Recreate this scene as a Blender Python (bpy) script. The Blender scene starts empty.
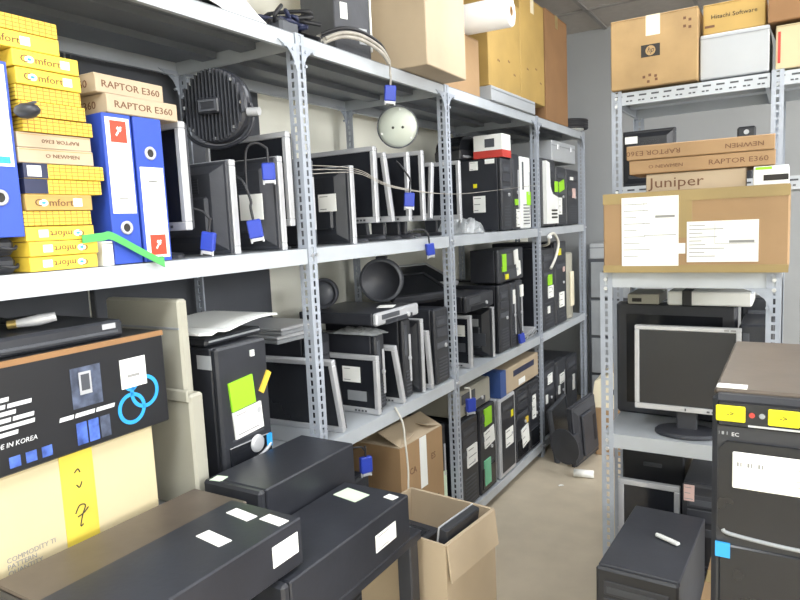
import bpy, math, random
from mathutils import Matrix, Vector, Euler, noise as mnoise
R = math.radians
random.seed(7)
sc = bpy.context.scene
C = bpy.context.scene.collection

# ---------------------------------------------------------------- camera, world, light, exposure
cam = bpy.data.objects.new('camera', bpy.data.cameras.new('camera'))
C.objects.link(cam)
cam.data.sensor_width = 36.0
cam.data.lens = 36.0 * 650.0 / 800.0
cam.data.clip_start = 0.02
_r = Vector((.855, .021, -.519)); _y = Vector((.517, -.123, .847)); _z = Vector((-.046, -.992, -.116))
# world axes seen from the lens -> camera matrix (x right, y up, z back)
right = Vector((_r[0], _y[0], _z[0])).normalized()
down = Vector((_r[1], _y[1], _z[1])).normalized()
fwd = Vector((_r[2], _y[2], _z[2])).normalized()
fwd = right.cross(down).normalized()
down = fwd.cross(right).normalized()
m = Matrix((right, -down, -fwd)).transposed().to_4x4()
m.translation = Vector((1.2, 0.0, 1.35))
cam.matrix_world = m
sc.camera = cam

w = bpy.data.worlds.new('room_air'); sc.world = w; w.use_nodes = True
w.node_tree.nodes['Background'].inputs[0].default_value = (.8, .88, 1, 1)
w.node_tree.nodes['Background'].inputs[1].default_value = .25
sc.view_settings.view_transform = 'Standard'
sc.view_settings.look = 'None'
sc.view_settings.gamma = 1.0
sc.view_settings.use_curve_mapping = False
sc.view_settings.exposure = 0.95
LAMP = 8.0
CEIL = 2.64
LAMPS = [(.75, -.3), (.75, 2.7), (2.6, -.3), (2.6, 1.5), (2.6, 3.3), (4.2, .6), (4.2, 2.6)]  # fittings right of the aisle are added to light the wall behind the shelves

def lamp(x, y):
    l = bpy.data.lights.new('tube_light', 'AREA'); l.shape = 'RECTANGLE'
    l.size = .55; l.size_y = 1.15; l.energy = LAMP * (2.4 if (x, y) == (.75, -.3) else 1); l.color = (.93, .97, 1)
    o = bpy.data.objects.new('tube_light', l); C.objects.link(o); o.location = (x, y, CEIL - .06)
    return o
for q in LAMPS: lamp(*q)
WINDOWS = [-.55, 1.35]
for wy in WINDOWS:   # side light of two added frosted windows, unseen on the right-hand wall
    l = bpy.data.lights.new('daylight', 'AREA'); l.shape = 'RECTANGLE'; l.size = 1.1; l.size_y = 1.3; l.energy = 48; l.color = (1, .985, .95)
    o = bpy.data.objects.new('daylight', l); C.objects.link(o); o.location = (5.17, wy, 1.95); o.rotation_euler = (0, R(90), 0)

# ---------------------------------------------------------------- materials
def hexc(h):
    c = [int(h[i:i + 2], 16) / 255 for i in (0, 2, 4)]
    return tuple((v / 12.92 if v <= .04045 else ((v + .055) / 1.055) ** 2.4) for v in c) + (1,)
def P(name, col, rough=.5, metal=0, var=.12, scale=9, bump=.0, spec=.5):
    mt = bpy.data.materials.new(name); mt.use_nodes = True
    nt = mt.node_tree; b = nt.nodes['Principled BSDF']
    c = hexc(col)
    b.inputs['Roughness'].default_value = rough; b.inputs['Metallic'].default_value = metal
    b.inputs['Specular IOR Level'].default_value = spec
    tc = nt.nodes.new('ShaderNodeTexCoord'); n = nt.nodes.new('ShaderNodeTexNoise')
    n.inputs['Scale'].default_value = scale; n.inputs['Detail'].default_value = 4
    nt.links.new(tc.outputs['Object'], n.inputs['Vector'])
    r = nt.nodes.new('ShaderNodeValToRGB')
    r.color_ramp.elements[0].position = .3; r.color_ramp.elements[1].position = .7
    r.color_ramp.elements[0].color = tuple(max(0, v * (1 - var)) for v in c[:3]) + (1,)
    r.color_ramp.elements[1].color = tuple(min(1, v * (1 + var)) for v in c[:3]) + (1,)
    nt.links.new(n.outputs['Fac'], r.inputs['Fac']); nt.links.new(r.outputs[0], b.inputs['Base Color'])
    if bump:
        bp = nt.nodes.new('ShaderNodeBump'); bp.inputs['Strength'].default_value = bump; bp.inputs['Distance'].default_value = .004
        n2 = nt.nodes.new('ShaderNodeTexNoise'); n2.inputs['Scale'].default_value = scale * 8
        nt.links.new(tc.outputs['Object'], n2.inputs['Vector'])
        nt.links.new(n2.outputs['Fac'], bp.inputs['Height']); nt.links.new(bp.outputs[0], b.inputs['Normal'])
    return mt
def grid_mat(name, a, b_, sx, sy):
    """printed cross-hatched lines on plain card"""
    mt = P(name, a, .55); nt = mt.node_tree; b = nt.nodes['Principled BSDF']
    tc = nt.nodes.new('ShaderNodeTexCoord'); br = nt.nodes.new('ShaderNodeTexBrick')
    br.offset = 0; br.inputs['Color1'].default_value = hexc(a); br.inputs['Color2'].default_value = hexc(a)
    br.inputs['Mortar'].default_value = hexc(b_); br.inputs['Scale'].default_value = 1
    br.inputs['Mortar Size'].default_value = .0011; br.inputs['Brick Width'].default_value = sx; br.inputs['Row Height'].default_value = sy
    mp = nt.nodes.new('ShaderNodeMapping'); mp.inputs['Rotation'].default_value = (R(90), 0, 0)
    nt.links.new(tc.outputs['Object'], mp.inputs[0]); nt.links.new(mp.outputs[0], br.inputs['Vector'])
    nt.links.new(br.outputs[0], b.inputs['Base Color'])
    return mt
M = dict(
    steel=P('blue_grey_painted_steel', 'a6adb9', .45, .1, .08, 14),
    deck=P('grey_shelf_steel', 'b9bfc6', .42, .1, .08, 6),
    bolt=P('zinc_bolt', 'd8dade', .3, .8),
    wall=P('cream_wall_paint', 'f3f3e8', .8, 0, .03, 2),
    wallb=P('grey_wall_paint', '9b9ea1', .8, 0, .04, 2),
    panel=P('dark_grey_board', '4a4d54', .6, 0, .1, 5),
    tile=P('ceiling_tile_grey', 'a8a39f', .9, 0, .05, 18, .2),
    plate=P('dark_grey_shelf_plate', '777c84', .45, .1, .1, 6),  # top-level deck steel, darkened to paint in the shade underneath
    tbar=P('ceiling_bar', '8a8886', .5),
    floor=P('beige_floor', 'c4b8a4', .45, 0, .07, 7, .05),
    black=P('black_plastic', '2c2e34', .42, 0, .18, 12, .05),
    black2=P('charcoal_plastic', '3a3c43', .5, 0, .14, 10, .1),
    bmetal=P('black_painted_steel', '31333a', .36, .2, .15, 9, .05),
    brownmetal=P('dusty_brown_black_steel', '5f564e', .42, .2, .15, 8, .05),
    gloss=P('glossy_black', '1e2025', .18, 0, .1, 8),
    screen=P('screen_glass', '22242a', .25, 0, .1, 6),
    silver=P('silver_plastic', 'c3c5ca', .35, .3, .06, 14),
    grey=P('grey_plastic', '8e9297', .5, 0, .08, 10),
    dgrey=P('dark_grey_plastic', '4a4d54', .5, 0, .1, 10),
    lgrey=P('light_grey_sheet', 'adb1b6', .5, 0, .05, 4),
    beige=P('beige_plastic', 'a3a195', .5, 0, .05, 6),
    cream=P('cream_plastic', 'efe6cc', .5, 0, .05, 6),
    white=P('white_plastic', 'eef0ee', .4, 0, .03, 8),
    paper=P('white_paper', 'f2f3f0', .7, 0, .03, 10),
    greenpaper=P('pale_green_paper', 'd6ead0', .7, 0, .05, 10),
    ink=P('black_ink', '2c2a28', .7), greyink=P('grey_ink', '8d8d8d', .7), brownink=P('brown_ink', '6b4a34', .7),
    whiteink=P('white_ink', 'd4d6da', .6),
    lime=P('lime_green_paper', '9bdc2a', .6, 0, .05), green=P('green_plastic', '4fae5a', .5), teal=P('teal_paper', '7cc8a0', .6),
    yellow=P('yellow_card', 'e3c244', .5, 0, .05, 10), sunny=P('bright_yellow_sticker', 'e6dc1c', .5, 0, .03),
    mustard=P('yellow_brown_card', 'ae9052', .7, 0, .1, 5, .1),
    kraft=P('kraft_card', 'a18360', .75, 0, .08, 6, .1), kraft2=P('pale_kraft_card', 'b3a28a', .75, 0, .07, 5, .1),
    creamcard=P('cream_card', 'c6b996', .7, 0, .06, 4, .1), kraftdark=P('brown_card', '8f6b48', .8, 0, .1, 6, .1),
    hpcard=P('worn_tan_card', 'a4885f', .75, 0, .13, 9, .1),
    tape=P('brown_parcel_tape', '9c8759', .35, 0, .1, 7), ctape=P('clear_tape', 'e6dcc0', .2, 0, .1, 9),
    ytape=P('yellow_tape', 'd8c24e', .35, 0, .1, 12),
    blue=P('blue_binder_card', '3350b6', .4, 0, .05), vga=P('blue_connector', '2a40a8', .4), blue2=P('light_blue_ink', '2f9be6', .5),
    blueb=P('blue_card', '3a5694', .5, 0, .1), red=P('red_ink', 'e0452f', .5), redbox=P('red_card', 'c04038', .5),
    disc=P('pale_grey_enamel', 'c2c9c0', .35, .2, .06, 8), pageblock=P('page_edges', 'e8e6df', .8),
    wrap=P('crumpled_clear_plastic', 'cfd3d6', .18, 0, .2, 30, .4), greywrap=P('grey_cable_sheath', 'a39f98', .5, 0, .2, 25, .2),
    cable=P('black_cable', '202126', .5), wcable=P('white_cable', 'dfddd4', .5), foam=P('white_foam', 'eceded', .6, 0, .03),
    led=P('lamp_diffuser', 'ffffff', .5), pink=P('pale_pink_label', 'd8b9b4', .6), navy=P('navy_card', '262c4a', .5),
    prn=P('printed_black_card', '1f2024', .4, 0, .15, 7), gold=P('brass', 'c9b070', .3, .8), wood=P('table_board', '6d6258', .6),
    photo=P('printed_photo', '4c5468', .4, 0, .7, 35), photo2=P('printed_blue_photo', '4a66b8', .4, 0, .6, 40),
    ygrid=grid_mat('yellow_grid_print', 'e3c244', 'a87c2c', .012, .007))
_n = M['led'].node_tree; _n.nodes['Principled BSDF'].inputs['Emission Color'].default_value = (.95, .98, 1, 1)
_n.nodes['Principled BSDF'].inputs['Emission Strength'].default_value = 3
M['wrap'].node_tree.nodes['Principled BSDF'].inputs['Transmission Weight'].default_value = .55

# ---------------------------------------------------------------- mesh helpers
class MB:
    def __init__(s): s.v = []; s.f = []; s.sm = []; s.x = Matrix()
    def add(s, vs, fs, smooth=False):
        b = len(s.v); s.v += [tuple(s.x @ Vector(v)) for v in vs]
        s.f += [tuple(i + b for i in f) for f in fs]; s.sm += [smooth] * len(fs); return s
    def box(s, x0, x1, y0, y1, z0, z1, bev=0.0):
        b = min(bev, (x1 - x0) * .45, (y1 - y0) * .45, (z1 - z0) * .45)
        if b <= 0:
            vs = [(x, y, z) for x in (x0, x1) for y in (y0, y1) for z in (z0, z1)]
            return s.add(vs, [(0, 1, 3, 2), (4, 6, 7, 5), (0, 4, 5, 1), (2, 3, 7, 6), (0, 2, 6, 4), (1, 5, 7, 3)])
        lo = (x0, y0, z0); hi = (x1, y1, z1); vs = []; idx = {}
        for sx in (0, 1):
            for sy in (0, 1):
                for sz in (0, 1):
                    c = (sx, sy, sz)
                    for a in range(3):
                        p = []
                        for k in range(3):
                            e = hi[k] if c[k] else lo[k]
                            if k != a: e += -b if c[k] else b
                            p.append(e)
                        idx[c, a] = len(vs); vs.append(tuple(p))
        fs = []
        for a in range(3):
            o = [k for k in range(3) if k != a]
            for sd in (0, 1):
                q = []
                for u, v in ((0, 0), (1, 0), (1, 1), (0, 1)):
                    c = [0, 0, 0]; c[a] = sd; c[o[0]] = u; c[o[1]] = v; q.append(idx[tuple(c), a])
                if (a == 1) == bool(sd): q.reverse()
                fs.append(tuple(q))
        for a in range(3):
            o = [k for k in range(3) if k != a]
            for u in (0, 1):
                for v in (0, 1):
                    c0 = [0, 0, 0]; c0[o[0]] = u; c0[o[1]] = v; c1 = list(c0); c1[a] = 1
                    c0, c1 = tuple(c0), tuple(c1)
                    q = [idx[c0, o[0]], idx[c1, o[0]], idx[c1, o[1]], idx[c0, o[1]]]
                    fs.append(s._out(vs, q, lo, hi))
        for sx in (0, 1):
            for sy in (0, 1):
                for sz in (0, 1):
                    fs.append(s._out(vs, [idx[(sx, sy, sz), a] for a in range(3)], lo, hi))
        return s.add(vs, fs)
    @staticmethod
    def _out(vs, q, lo, hi):
        c = Vector([(a + b) / 2 for a, b in zip(lo, hi)]); p = [Vector(vs[i]) for i in q]
        n = (p[1] - p[0]).cross(p[2] - p[0]); mid = sum(p, Vector()) / len(p)
        return tuple(q) if n.dot(mid - c) > 0 else tuple(reversed(q))
    def tube(s, pts, r, n=8, cap=True):
        pts = [Vector(p) for p in pts]; vs = []; fs = []; N = len(pts)
        rr = r if isinstance(r, (list, tuple)) else [r] * N
        ref = Vector((0, 0, 1)); t0 = (pts[1] - pts[0]).normalized()
        if abs(t0.dot(ref)) > .9: ref = Vector((1, 0, 0))
        u = t0.cross(ref).normalized()
        for i, p in enumerate(pts):
            t = (pts[min(i + 1, N - 1)] - pts[max(i - 1, 0)]).normalized()
            u = (u - t * u.dot(t)).normalized(); v = t.cross(u)
            for k in range(n):
                a = 2 * math.pi * k / n; vs.append(tuple(p + (u * math.cos(a) + v * math.sin(a)) * rr[i]))
        for i in range(N - 1):
            for k in range(n):
                k2 = (k + 1) % n; fs.append((i * n + k, i * n + k2, (i + 1) * n + k2, (i + 1) * n + k))
        s.add(vs, fs, True)
        if cap:
            s.add(vs[:n], [tuple(reversed(range(n)))]); s.add(vs[-n:], [tuple(range(n))])
        return s
    def cyl(s, a, b, r, n=16): return s.tube([a, b], r, n)
    def lathe(s, prof, n=28, smooth=False):
        vs = []; fs = []
        for r, z in prof:
            for k in range(n):
                a = 2 * math.pi * k / n; vs.append((max(r, 1e-4) * math.cos(a), max(r, 1e-4) * math.sin(a), z))
        for i in range(len(prof) - 1):
            for k in range(n):
                k2 = (k + 1) % n; fs.append((i * n + k, i * n + k2, (i + 1) * n + k2, (i + 1) * n + k))
        return s.add(vs, fs, smooth)
    def prism(s, poly, y0, y1):
        """polygon in x-z, counter-clockwise seen from -y, extruded along y"""
        n = len(poly); vs = [(x, y0, z) for x, z in poly] + [(x, y1, z) for x, z in poly]
        fs = [tuple(range(n)), tuple(reversed(range(n, 2 * n)))]
        for i in range(n):
            j = (i + 1) % n; fs.append((i, i + n, j + n, j))
        return s.add(vs, fs)
    def frustum(s, a, b, y0, y1):
        """rect a=(x0,x1,z0,z1) at y0 to rect b at y1"""
        vs = [(a[0], y0, a[2]), (a[1], y0, a[2]), (a[1], y0, a[3]), (a[0], y0, a[3]), (b[0], y1, b[2]), (b[1], y1, b[2]), (b[1], y1, b[3]), (b[0], y1, b[3])]
        return s.add(vs, [(0, 1, 2, 3), (7, 6, 5, 4), (0, 4, 5, 1), (1, 5, 6, 2), (2, 6, 7, 3), (3, 7, 4, 0)])
    def build(s, name, mat, parent=None, label=None):
        me = bpy.data.meshes.new(name); me.from_pydata(s.v, [], s.f); me.materials.append(M[mat] if isinstance(mat, str) else mat)
        me.polygons.foreach_set('use_smooth', s.sm); me.update()
        return link(name, me, parent, label)
def link(name, me, parent=None, label=None):
    o = bpy.data.objects.new(name, me); C.objects.link(o)
    if parent is not None: o.parent = parent
    if label: o['label'] = label
    return o
def bx(*a, bev=0): return MB().box(*a, bev=bev)
def thing(name, label, cat, loc=(0, 0, 0), rot=(0, 0, 0), group=None):
    o = bpy.data.objects.new(name, None); C.objects.link(o); o.empty_display_size = .05
    o.location = loc; o.rotation_euler = [R(a) for a in rot] if isinstance(rot, (tuple, list)) else (0, 0, R(rot))
    o['label'] = label; o['category'] = cat
    if group: o['group'] = group
    return o
def tag(o, label, cat, group=None):
    o['label'] = label; o['category'] = cat
    if group: o['group'] = group
    return o
def struct(o): o['kind'] = 'structure'; return o

TXT = {}
def lettering(parent, s, size, mat, loc, rot=(90, 0, 0), sx=1.0, name='lettering', shear=0, align='CENTER'):
    k = (s, size, mat, sx, shear, align)
    if k not in TXT:
        cu = bpy.data.curves.new('lettering', 'FONT'); cu.body = s; cu.size = size; cu.resolution_u = 2; cu.shear = shear
        cu.align_x = align; cu.align_y = 'CENTER'; cu.extrude = .0003; cu.space_line = .9
        t = bpy.data.objects.new('lettering', cu); C.objects.link(t)
        bpy.context.view_layer.update()
        me = bpy.data.meshes.new_from_object(t.evaluated_get(bpy.context.evaluated_depsgraph_get()))
        bpy.data.objects.remove(t); bpy.data.curves.remove(cu)
        if sx != 1: me.transform(Matrix.Diagonal((sx, 1, 1, 1)))
        me.materials.clear(); me.materials.append(M[mat]); TXT[k] = me
    o = link(name, TXT[k], parent); o.location = loc; o.rotation_euler = [R(a) for a in rot]
    return o
def sticker(p, dims, face, u, v, a, b, mat='paper', label=None, rot=0, name='sticker', lift=.0012, lines=0):
    """thin label on a face of a box of dims (w,d,h) standing on its base centre; u across, v up"""
    wd, d, h = dims; mb = MB()
    mb.x = {'front': Matrix.Translation((u, -d / 2, v)) @ Matrix.Rotation(R(90), 4, 'X'),
            'back': Matrix.Translation((-u, d / 2, v)) @ Matrix.Rotation(R(180), 4, 'Z') @ Matrix.Rotation(R(90), 4, 'X'),
            'left': Matrix.Translation((-wd / 2, -u, v)) @ Matrix.Rotation(R(-90), 4, 'Z') @ Matrix.Rotation(R(90), 4, 'X'),
            'right': Matrix.Translation((wd / 2, u, v)) @ Matrix.Rotation(R(90), 4, 'Z') @ Matrix.Rotation(R(90), 4, 'X'),
            'top': Matrix.Translation((u, v, h))}[face] @ Matrix.Rotation(R(rot), 4, 'Z')
    mb.box(-a / 2, a / 2, -b / 2, b / 2, -.0004, lift)
    o = mb.build(name, mat, p, label)
    if lines:
        l = MB(); l.x = mb.x
        for i in range(lines):
            y = b * (.36 - .72 * i / max(1, lines - 1)); ww = a * random.uniform(.3, .8)
            l.box(-a * .42, -a * .42 + ww, y - b * .02, y + b * .02, lift, lift + .0004)
        l.build('print_lines', 'greyink', o)
    return o

# ---------------------------------------------------------------- builders
def pc_tower(label, w, d, h, loc, rot=(0, 0, 0), style=0, body='bmetal', face='black', stickers=(), group=None, name='computer_tower', cat='computer'):
    t = thing(name, label, cat, loc, rot, group)
    y = -d / 2
    bx(-w / 2, w / 2, y + .022, d / 2, .006, h, bev=.003).build('case', body, t)
    bx(-w / 2 - .001, w / 2 + .001, y, y + .021, .004, h + .001, bev=.006).build('front_panel', face, t)
    for s in (-1, 1):
        for q in (-1, 1):
            bx(s * w * .36 - .012, s * w * .36 + .012, q * d * .38 - .012, q * d * .38 + .012, 0, .0065).build('foot', 'dgrey', t)
    k = w * .40
    if style in (0, 2):
        for i in range(2):
            z = h - .05 - i * .046
            o = bx(-k, k, y - .003, y + .002, z - .019, z + .019, bev=.0015).build('drive_bay', 'black2', t)
            if i == 0: bx(-k + .008, k - .03, y - .0045, y - .0025, z - .012, z + .006).build('disc_tray', 'dgrey', o)
        bx(-k, k, y - .002, y + .002, h - .16, h - .135, bev=.001).build('card_slot', 'dgrey', t)
    if style == 1:
        bx(-k, -k + .018, y - .003, y + .002, h * .55, h * .93, bev=.001).build('drive_bay', 'dgrey', t)
        bx(k - .012, k, y - .003, y + .002, h * .2, h * .8, bev=.001).build('trim_strip', 'silver', t)
    if style == 3:   # desktop lying flat: wide and low
        bx(-k, -k + w * .4, y - .003, y + .002, h * .5, h * .85, bev=.001).build('drive_bay', 'dgrey', t)
    b = MB(); b.x = Matrix.Translation((k * .55, y - .002, h * (.5 if style != 3 else .35))) @ Matrix.Rotation(R(90), 4, 'X')
    b.lathe([(0, .004), (.008, .004), (.009, 0), (.009, -.003)], 14); b.build('power_button', 'silver', t)
    g = MB(); n = 7
    z0, z1 = (h * .08, h * .34) if style != 3 else (h * .12, h * .36)
    for i in range(n):
        z = z0 + (z1 - z0) * i / (n - 1); g.box(-k * .8, k * .8, y - .002, y + .001, z - .0025, z + .0025)
    g.build('vent_grille', 'dgrey', t)
    if style in (2, 4):
        bx(-k, k, y - .004, y + .001, h * .06, h * .3, bev=.002).build('lower_panel', 'gloss', t)
    for s in stickers:
        kw = dict(s[1]) if len(s) > 1 else {}
        if s[0][0] == 'front': kw.setdefault('lift', .0055)
        sticker(t, (w, d, h), *s[0], **kw)
    return t

def monitor(label, w, h, loc, rot=(0, 0, 0), frame='silver', lift=0.0, shell='black2', stickers=(), cat='monitor', name='flat_monitor', fr=.016, deep=.05, group=None, base=(.1, .036)):
    """screen looks along -y; origin below the middle of the bezel"""
    t = thing(name, label, cat, loc, rot, group)
    z0 = lift; b = MB()
    for a in ((-w / 2, w / 2, z0, z0 + fr * 1.25), (-w / 2, w / 2, z0 + h - fr, z0 + h), (-w / 2, -w / 2 + fr, z0 + fr * 1.25, z0 + h - fr), (w / 2 - fr, w / 2, z0 + fr * 1.25, z0 + h - fr)):
        b.box(a[0], a[1], -.014, .006, a[2], a[3], bev=.002)
    bz = b.build('bezel', frame, t)
    s = MB()
    for i in range(4): s.box(w * .2 + i * .014, w * .2 + i * .014 + .008, -.0155, -.013, z0 + fr * .4, z0 + fr * .8)
    s.build('button', 'dgrey', bz)
    bx(-w / 2 + fr, w / 2 - fr, -.009, .004, z0 + fr * 1.25, z0 + h - fr).build('screen', 'screen', t)
    m_ = MB(); a = (-w / 2 + .003, w / 2 - .003, z0 + .003, z0 + h - .003)
    i1 = (-w * .46, w * .46, z0 + h * .05, z0 + h * .95); i2 = (-w * .36, w * .36, z0 + h * .14, z0 + h * .86)
    m_.box(a[0], a[1], .006, .016, a[2], a[3], bev=.003)
    m_.frustum(i1, i2, .016, deep * .7)
    sh = m_.build('rear_shell', shell, t)
    bx(-w * .345, w * .345, deep * .7, deep, z0 + h * .2, z0 + h * .62, bev=.006).build('rear_cover', shell, sh)
    v = MB()
    for i in range(6): v.box(-w * .22, w * .22, deep * .68, deep * .7 + .0015, z0 + h * (.66 + .028 * i), z0 + h * (.675 + .028 * i))
    v.build('vent', 'black', sh)
    if lift > .03:
        bx(-.03, .03, .012, .03, .012, z0 + h * .3, bev=.004).build('stand_neck', 'black2', t)
        q = MB(); q.x = Matrix.Translation((0, .018, 0)) @ Matrix.Diagonal((base[0], base[1], 1, 1))
        q.lathe([(0, 0), (1, 0), (1, .006), (.93, .012), (.3, .016), (0, .016)], 24); q.build('stand_base', 'black2', t)
    for s_ in stickers:
        face, u, vv, aa, bb = s_[0]; kw = dict(s_[1]) if len(s_) > 1 else {}
        if face == 'back': sticker(t, (w, deep * 2, h), 'back', u, vv + z0, aa, bb, **kw)
        else: sticker(t, (w, .019, h), 'front', u, vv + z0, aa, bb, **kw)
    return t

def carton(label, w, d, h, loc, rot=(0, 0, 0), mat='kraft', tape='ctape', cat='box', name='carton', group=None, stickers=(), seam='x'):
    t = thing(name, label, cat, loc, rot, group)
    f = min(.004, h * .08)
    bx(-w / 2, w / 2, -d / 2, d / 2, 0, h - f, bev=.003).build('body', mat, t)
    for s in (-1, 1):
        if seam == 'x': bx(-w / 2, w / 2, min(s * .0015, s * d / 2), max(s * .0015, s * d / 2), h - f, h, bev=.001).build('flap', mat, t)
        else: bx(min(s * .0015, s * w / 2), max(s * .0015, s * w / 2), -d / 2, d / 2, h - f, h, bev=.001).build('flap', mat, t)
    if tape:
        tw = .024 if min(w, d) > .2 else .012; b = MB(); e = .0009
        if seam == 'x':
            b.box(-w / 2 - e, w / 2 + e, -tw, tw, h, h + e)
            for s in (-1, 1): b.box(s * w / 2 - e, s * w / 2 + e, -tw, tw, h - min(.07, h * .4), h + e)
        else:
            b.box(-tw, tw, -d / 2 - e, d / 2 + e, h, h + e)
            for s in (-1, 1): b.box(-tw, tw, s * d / 2 - e, s * d / 2 + e, h - min(.07, h * .4), h + e)
        b.build('tape', tape, t)
    for s in stickers: sticker(t, (w, d, h), *s[0], **(s[1] if len(s) > 1 else {}))
    return t

def slotted_angle(name, h, parent, loc, sx, sy, mat='steel', wd=.037):
    """corner post: two legs with a staggered row of slots; corner at the origin, legs run to sx*wd in x and sy*wd in y"""
    mb = MB(); pitch = .0245
    rows = int(h / pitch); th = .002
    for axis in (0, 1):
        cols = [0, .011, .018, .029, wd] if False else [0, .014, .0235, wd]
        for i in range(rows):
            z0 = i * pitch; z1 = min(h, z0 + pitch) if i < rows - 1 else h
            for c in range(3):
                segs = [(z0, z1)] if c != 1 else [(z0, z0 + .004), (z1 - .004, z1)]
                for za, zb in segs:
                    a, b = cols[c], cols[c + 1]
                    def pt(u, z, off):
                        return (sx * u, sy * off, z) if axis == 0 else (sx * off, sy * u, z)
                    v = [pt(a, za, 0), pt(b, za, 0), pt(b, zb, 0), pt(a, zb, 0), pt(a, za, th), pt(b, za, th), pt(b, zb, th), pt(a, zb, th)]
                    fs = [(0, 1, 2, 3), (7, 6, 5, 4)]
                    if c == 1: fs += [(0, 4, 5, 1), (3, 2, 6, 7)]
                    if c == 0: fs += [(1, 5, 6, 2)]
                    if c == 2: fs += [(0, 3, 7, 4), (1, 2, 6, 5)]
                    mb.add(v, fs)
    o = mb.build(name, mat, parent); o.location = loc
    return o
def gusset(parent, loc, dirx, plane):
    """curved bracket under a shelf lip; plane 'x' lies in the y-z plane, 'y' in the x-z plane"""
    s = .075; pts = [(0, 0), (s, 0)] + [(s - s * math.sin(a) * .94, -s + s * math.cos(a) * .94 - .0) for a in [R(q) for q in (12, 30, 50, 70, 84)]] + [(0, -s)]
    if dirx < 0: pts = [(-p[0], p[1]) for p in pts]
    else: pts = list(reversed(pts))
    mb = MB()
    if plane == 'x': mb.x = Matrix.Rotation(R(90), 4, 'Z')
    mb.prism(pts, -.0015, .0015)
    for u, v in ((.016, -.016), (.05, -.012), (.014, -.055)):
        n = MB(); n.cyl((dirx * u, -.005, v), (dirx * u, .005, v), .0045, 6); mb.add(n.v, n.f)
    o = mb.build('gusset', 'steel', parent); o.location = loc
    return o
def shelf_deck(parent, x0, x1, y0, y1, z, lip=.042, ribs='y', slotted=False, mat='deck'):
    """steel tray with turned-down edges and two stiffening ribs underneath; z is the deck's top"""
    t = .0025
    o = bx(x0, x1, y0, y1, z - t, z).build('shelf_deck', mat, parent); mb = MB()
    for a in ((x1 - t, x1, y0, y1), (x0, x0 + t, y0, y1), (x0 + t, x1 - t, y0, y0 + t), (x0 + t, x1 - t, y1 - t, y1)):
        mb.box(a[0], a[1], a[2], a[3], z - lip, z - t)
    mb.box(x1 - .014, x1, y0, y1, z - lip - .002, z - lip)
    mb.box(x0, x0 + .014, y0, y1, z - lip - .002, z - lip)
    mb.build('edge_lip', 'deck', o)
    for k in (.33, .66):
        r = MB()
        if ribs == 'y':
            x = x0 + (x1 - x0) * k; r.box(x - .03, x + .03, y0 + .01, y1 - .01, z - .022, z - t)
        else:
            y = y0 + (y1 - y0) * k; r.box(x0 + .01, x1 - .01, y - .03, y + .03, z - .022, z - t)
        r.build('stiffening_rib', mat, o)
    if slotted:
        s = MB(); n = int((x1 - x0) / .042)
        for i in range(n):
            xc = x0 + (i + .5) * (x1 - x0) / n
            s.box(xc - .013, xc + .013, y0 - .0008, y0 + .0005, z - .017, z - .011)
            for q in (-.013, .0): s.box(xc + q - .003, xc + q + .006, y0 - .0008, y0 + .0005, z - .034, z - .029)
        s.build('slot', 'panel', o)
    return o
def vga(label, top, ang=(0, 0, 0), tail=(), scale=1.0, cable='cable'):
    """blue plug hanging from its lead; top = where the lead enters the hood"""
    t = thing('video_cable', label, 'cable', top, ang)
    s = scale
    bx(-.017 * s, .017 * s, -.008 * s, .008 * s, -.045 * s, 0, bev=.003).build('plug_hood', 'vga', t)
    bx(-.012 * s, .012 * s, -.006 * s, .006 * s, -.053 * s, -.045 * s, bev=.001).build('plug_shell', 'silver', t)
    for q in (-1, 1):
        MB().cyl((q * .014 * s, 0, -.056 * s), (q * .014 * s, 0, -.03 * s), .0028 * s, 8).build('thumb_screw', 'silver', t)
    pts = [(0, 0, -.002), (0, 0, .03 * s)] + [tuple(p) for p in tail]
    MB().tube(spline(pts), .0034, 8).build('lead', cable, t)
    return t
def spline(pts, n=6):
    P_ = [Vector(p) for p in pts]; out = []
    for i in range(len(P_) - 1):
        p0 = P_[max(i - 1, 0)]; p1 = P_[i]; p2 = P_[i + 1]; p3 = P_[min(i + 2, len(P_) - 1)]
        for k in range(n):
            t = k / n
            out.append(.5 * ((2 * p1) + (p2 - p0) * t + (2 * p0 - 5 * p1 + 4 * p2 - p3) * t * t + (3 * p1 - p0 - 3 * p2 + p3) * t ** 3))
    out.append(P_[-1]); return out
def crumple(label, name, cat, a, b, h, loc, rot, mat, seed=0, nx=22, ny=18, rough=.45):
    """low crumpled heap, closed underneath"""
    t = thing(name, label, cat, loc, rot)
    vs = []; fs = []
    for j in range(ny + 1):
        for i in range(nx + 1):
            u = i / nx * 2 - 1; v = j / ny * 2 - 1; e = max(0, (1 - u ** 4) * (1 - v ** 4))
            nz = mnoise.noise(Vector((u * 3 + seed, v * 3, seed * 1.7))) * .6 + abs(mnoise.noise(Vector((u * 7, v * 7 + seed, 3)))) * .8
            vs.append((u * a / 2 * (1 + .12 * mnoise.noise(Vector((v * 2, seed, 1)))), v * b / 2 * (1 + .12 * mnoise.noise(Vector((u * 2, seed, 5)))), max(.001, h * e * (.55 + rough * nz))))
    for j in range(ny):
        for i in range(nx):
            k = j * (nx + 1) + i; fs.append((k, k + 1, k + nx + 2, k + nx + 1))
    o = MB().add(vs, fs).build('sheeting', mat, t)
    md = o.modifiers.new('skin', 'SOLIDIFY'); md.thickness = .0008
    return t
def rest(t, z=None, dz=0.001):
    """lower or raise a tilted thing until its lowest point stands at z"""
    bpy.context.view_layer.update(); lo = 1e9
    def walk(o):
        nonlocal lo
        if o.type == 'MESH':
            for v in o.data.vertices: lo = min(lo, (o.matrix_world @ v.co).z)
        for c in o.children: walk(c)
    walk(t); t.location.z += z + dz - lo
    return t
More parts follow.
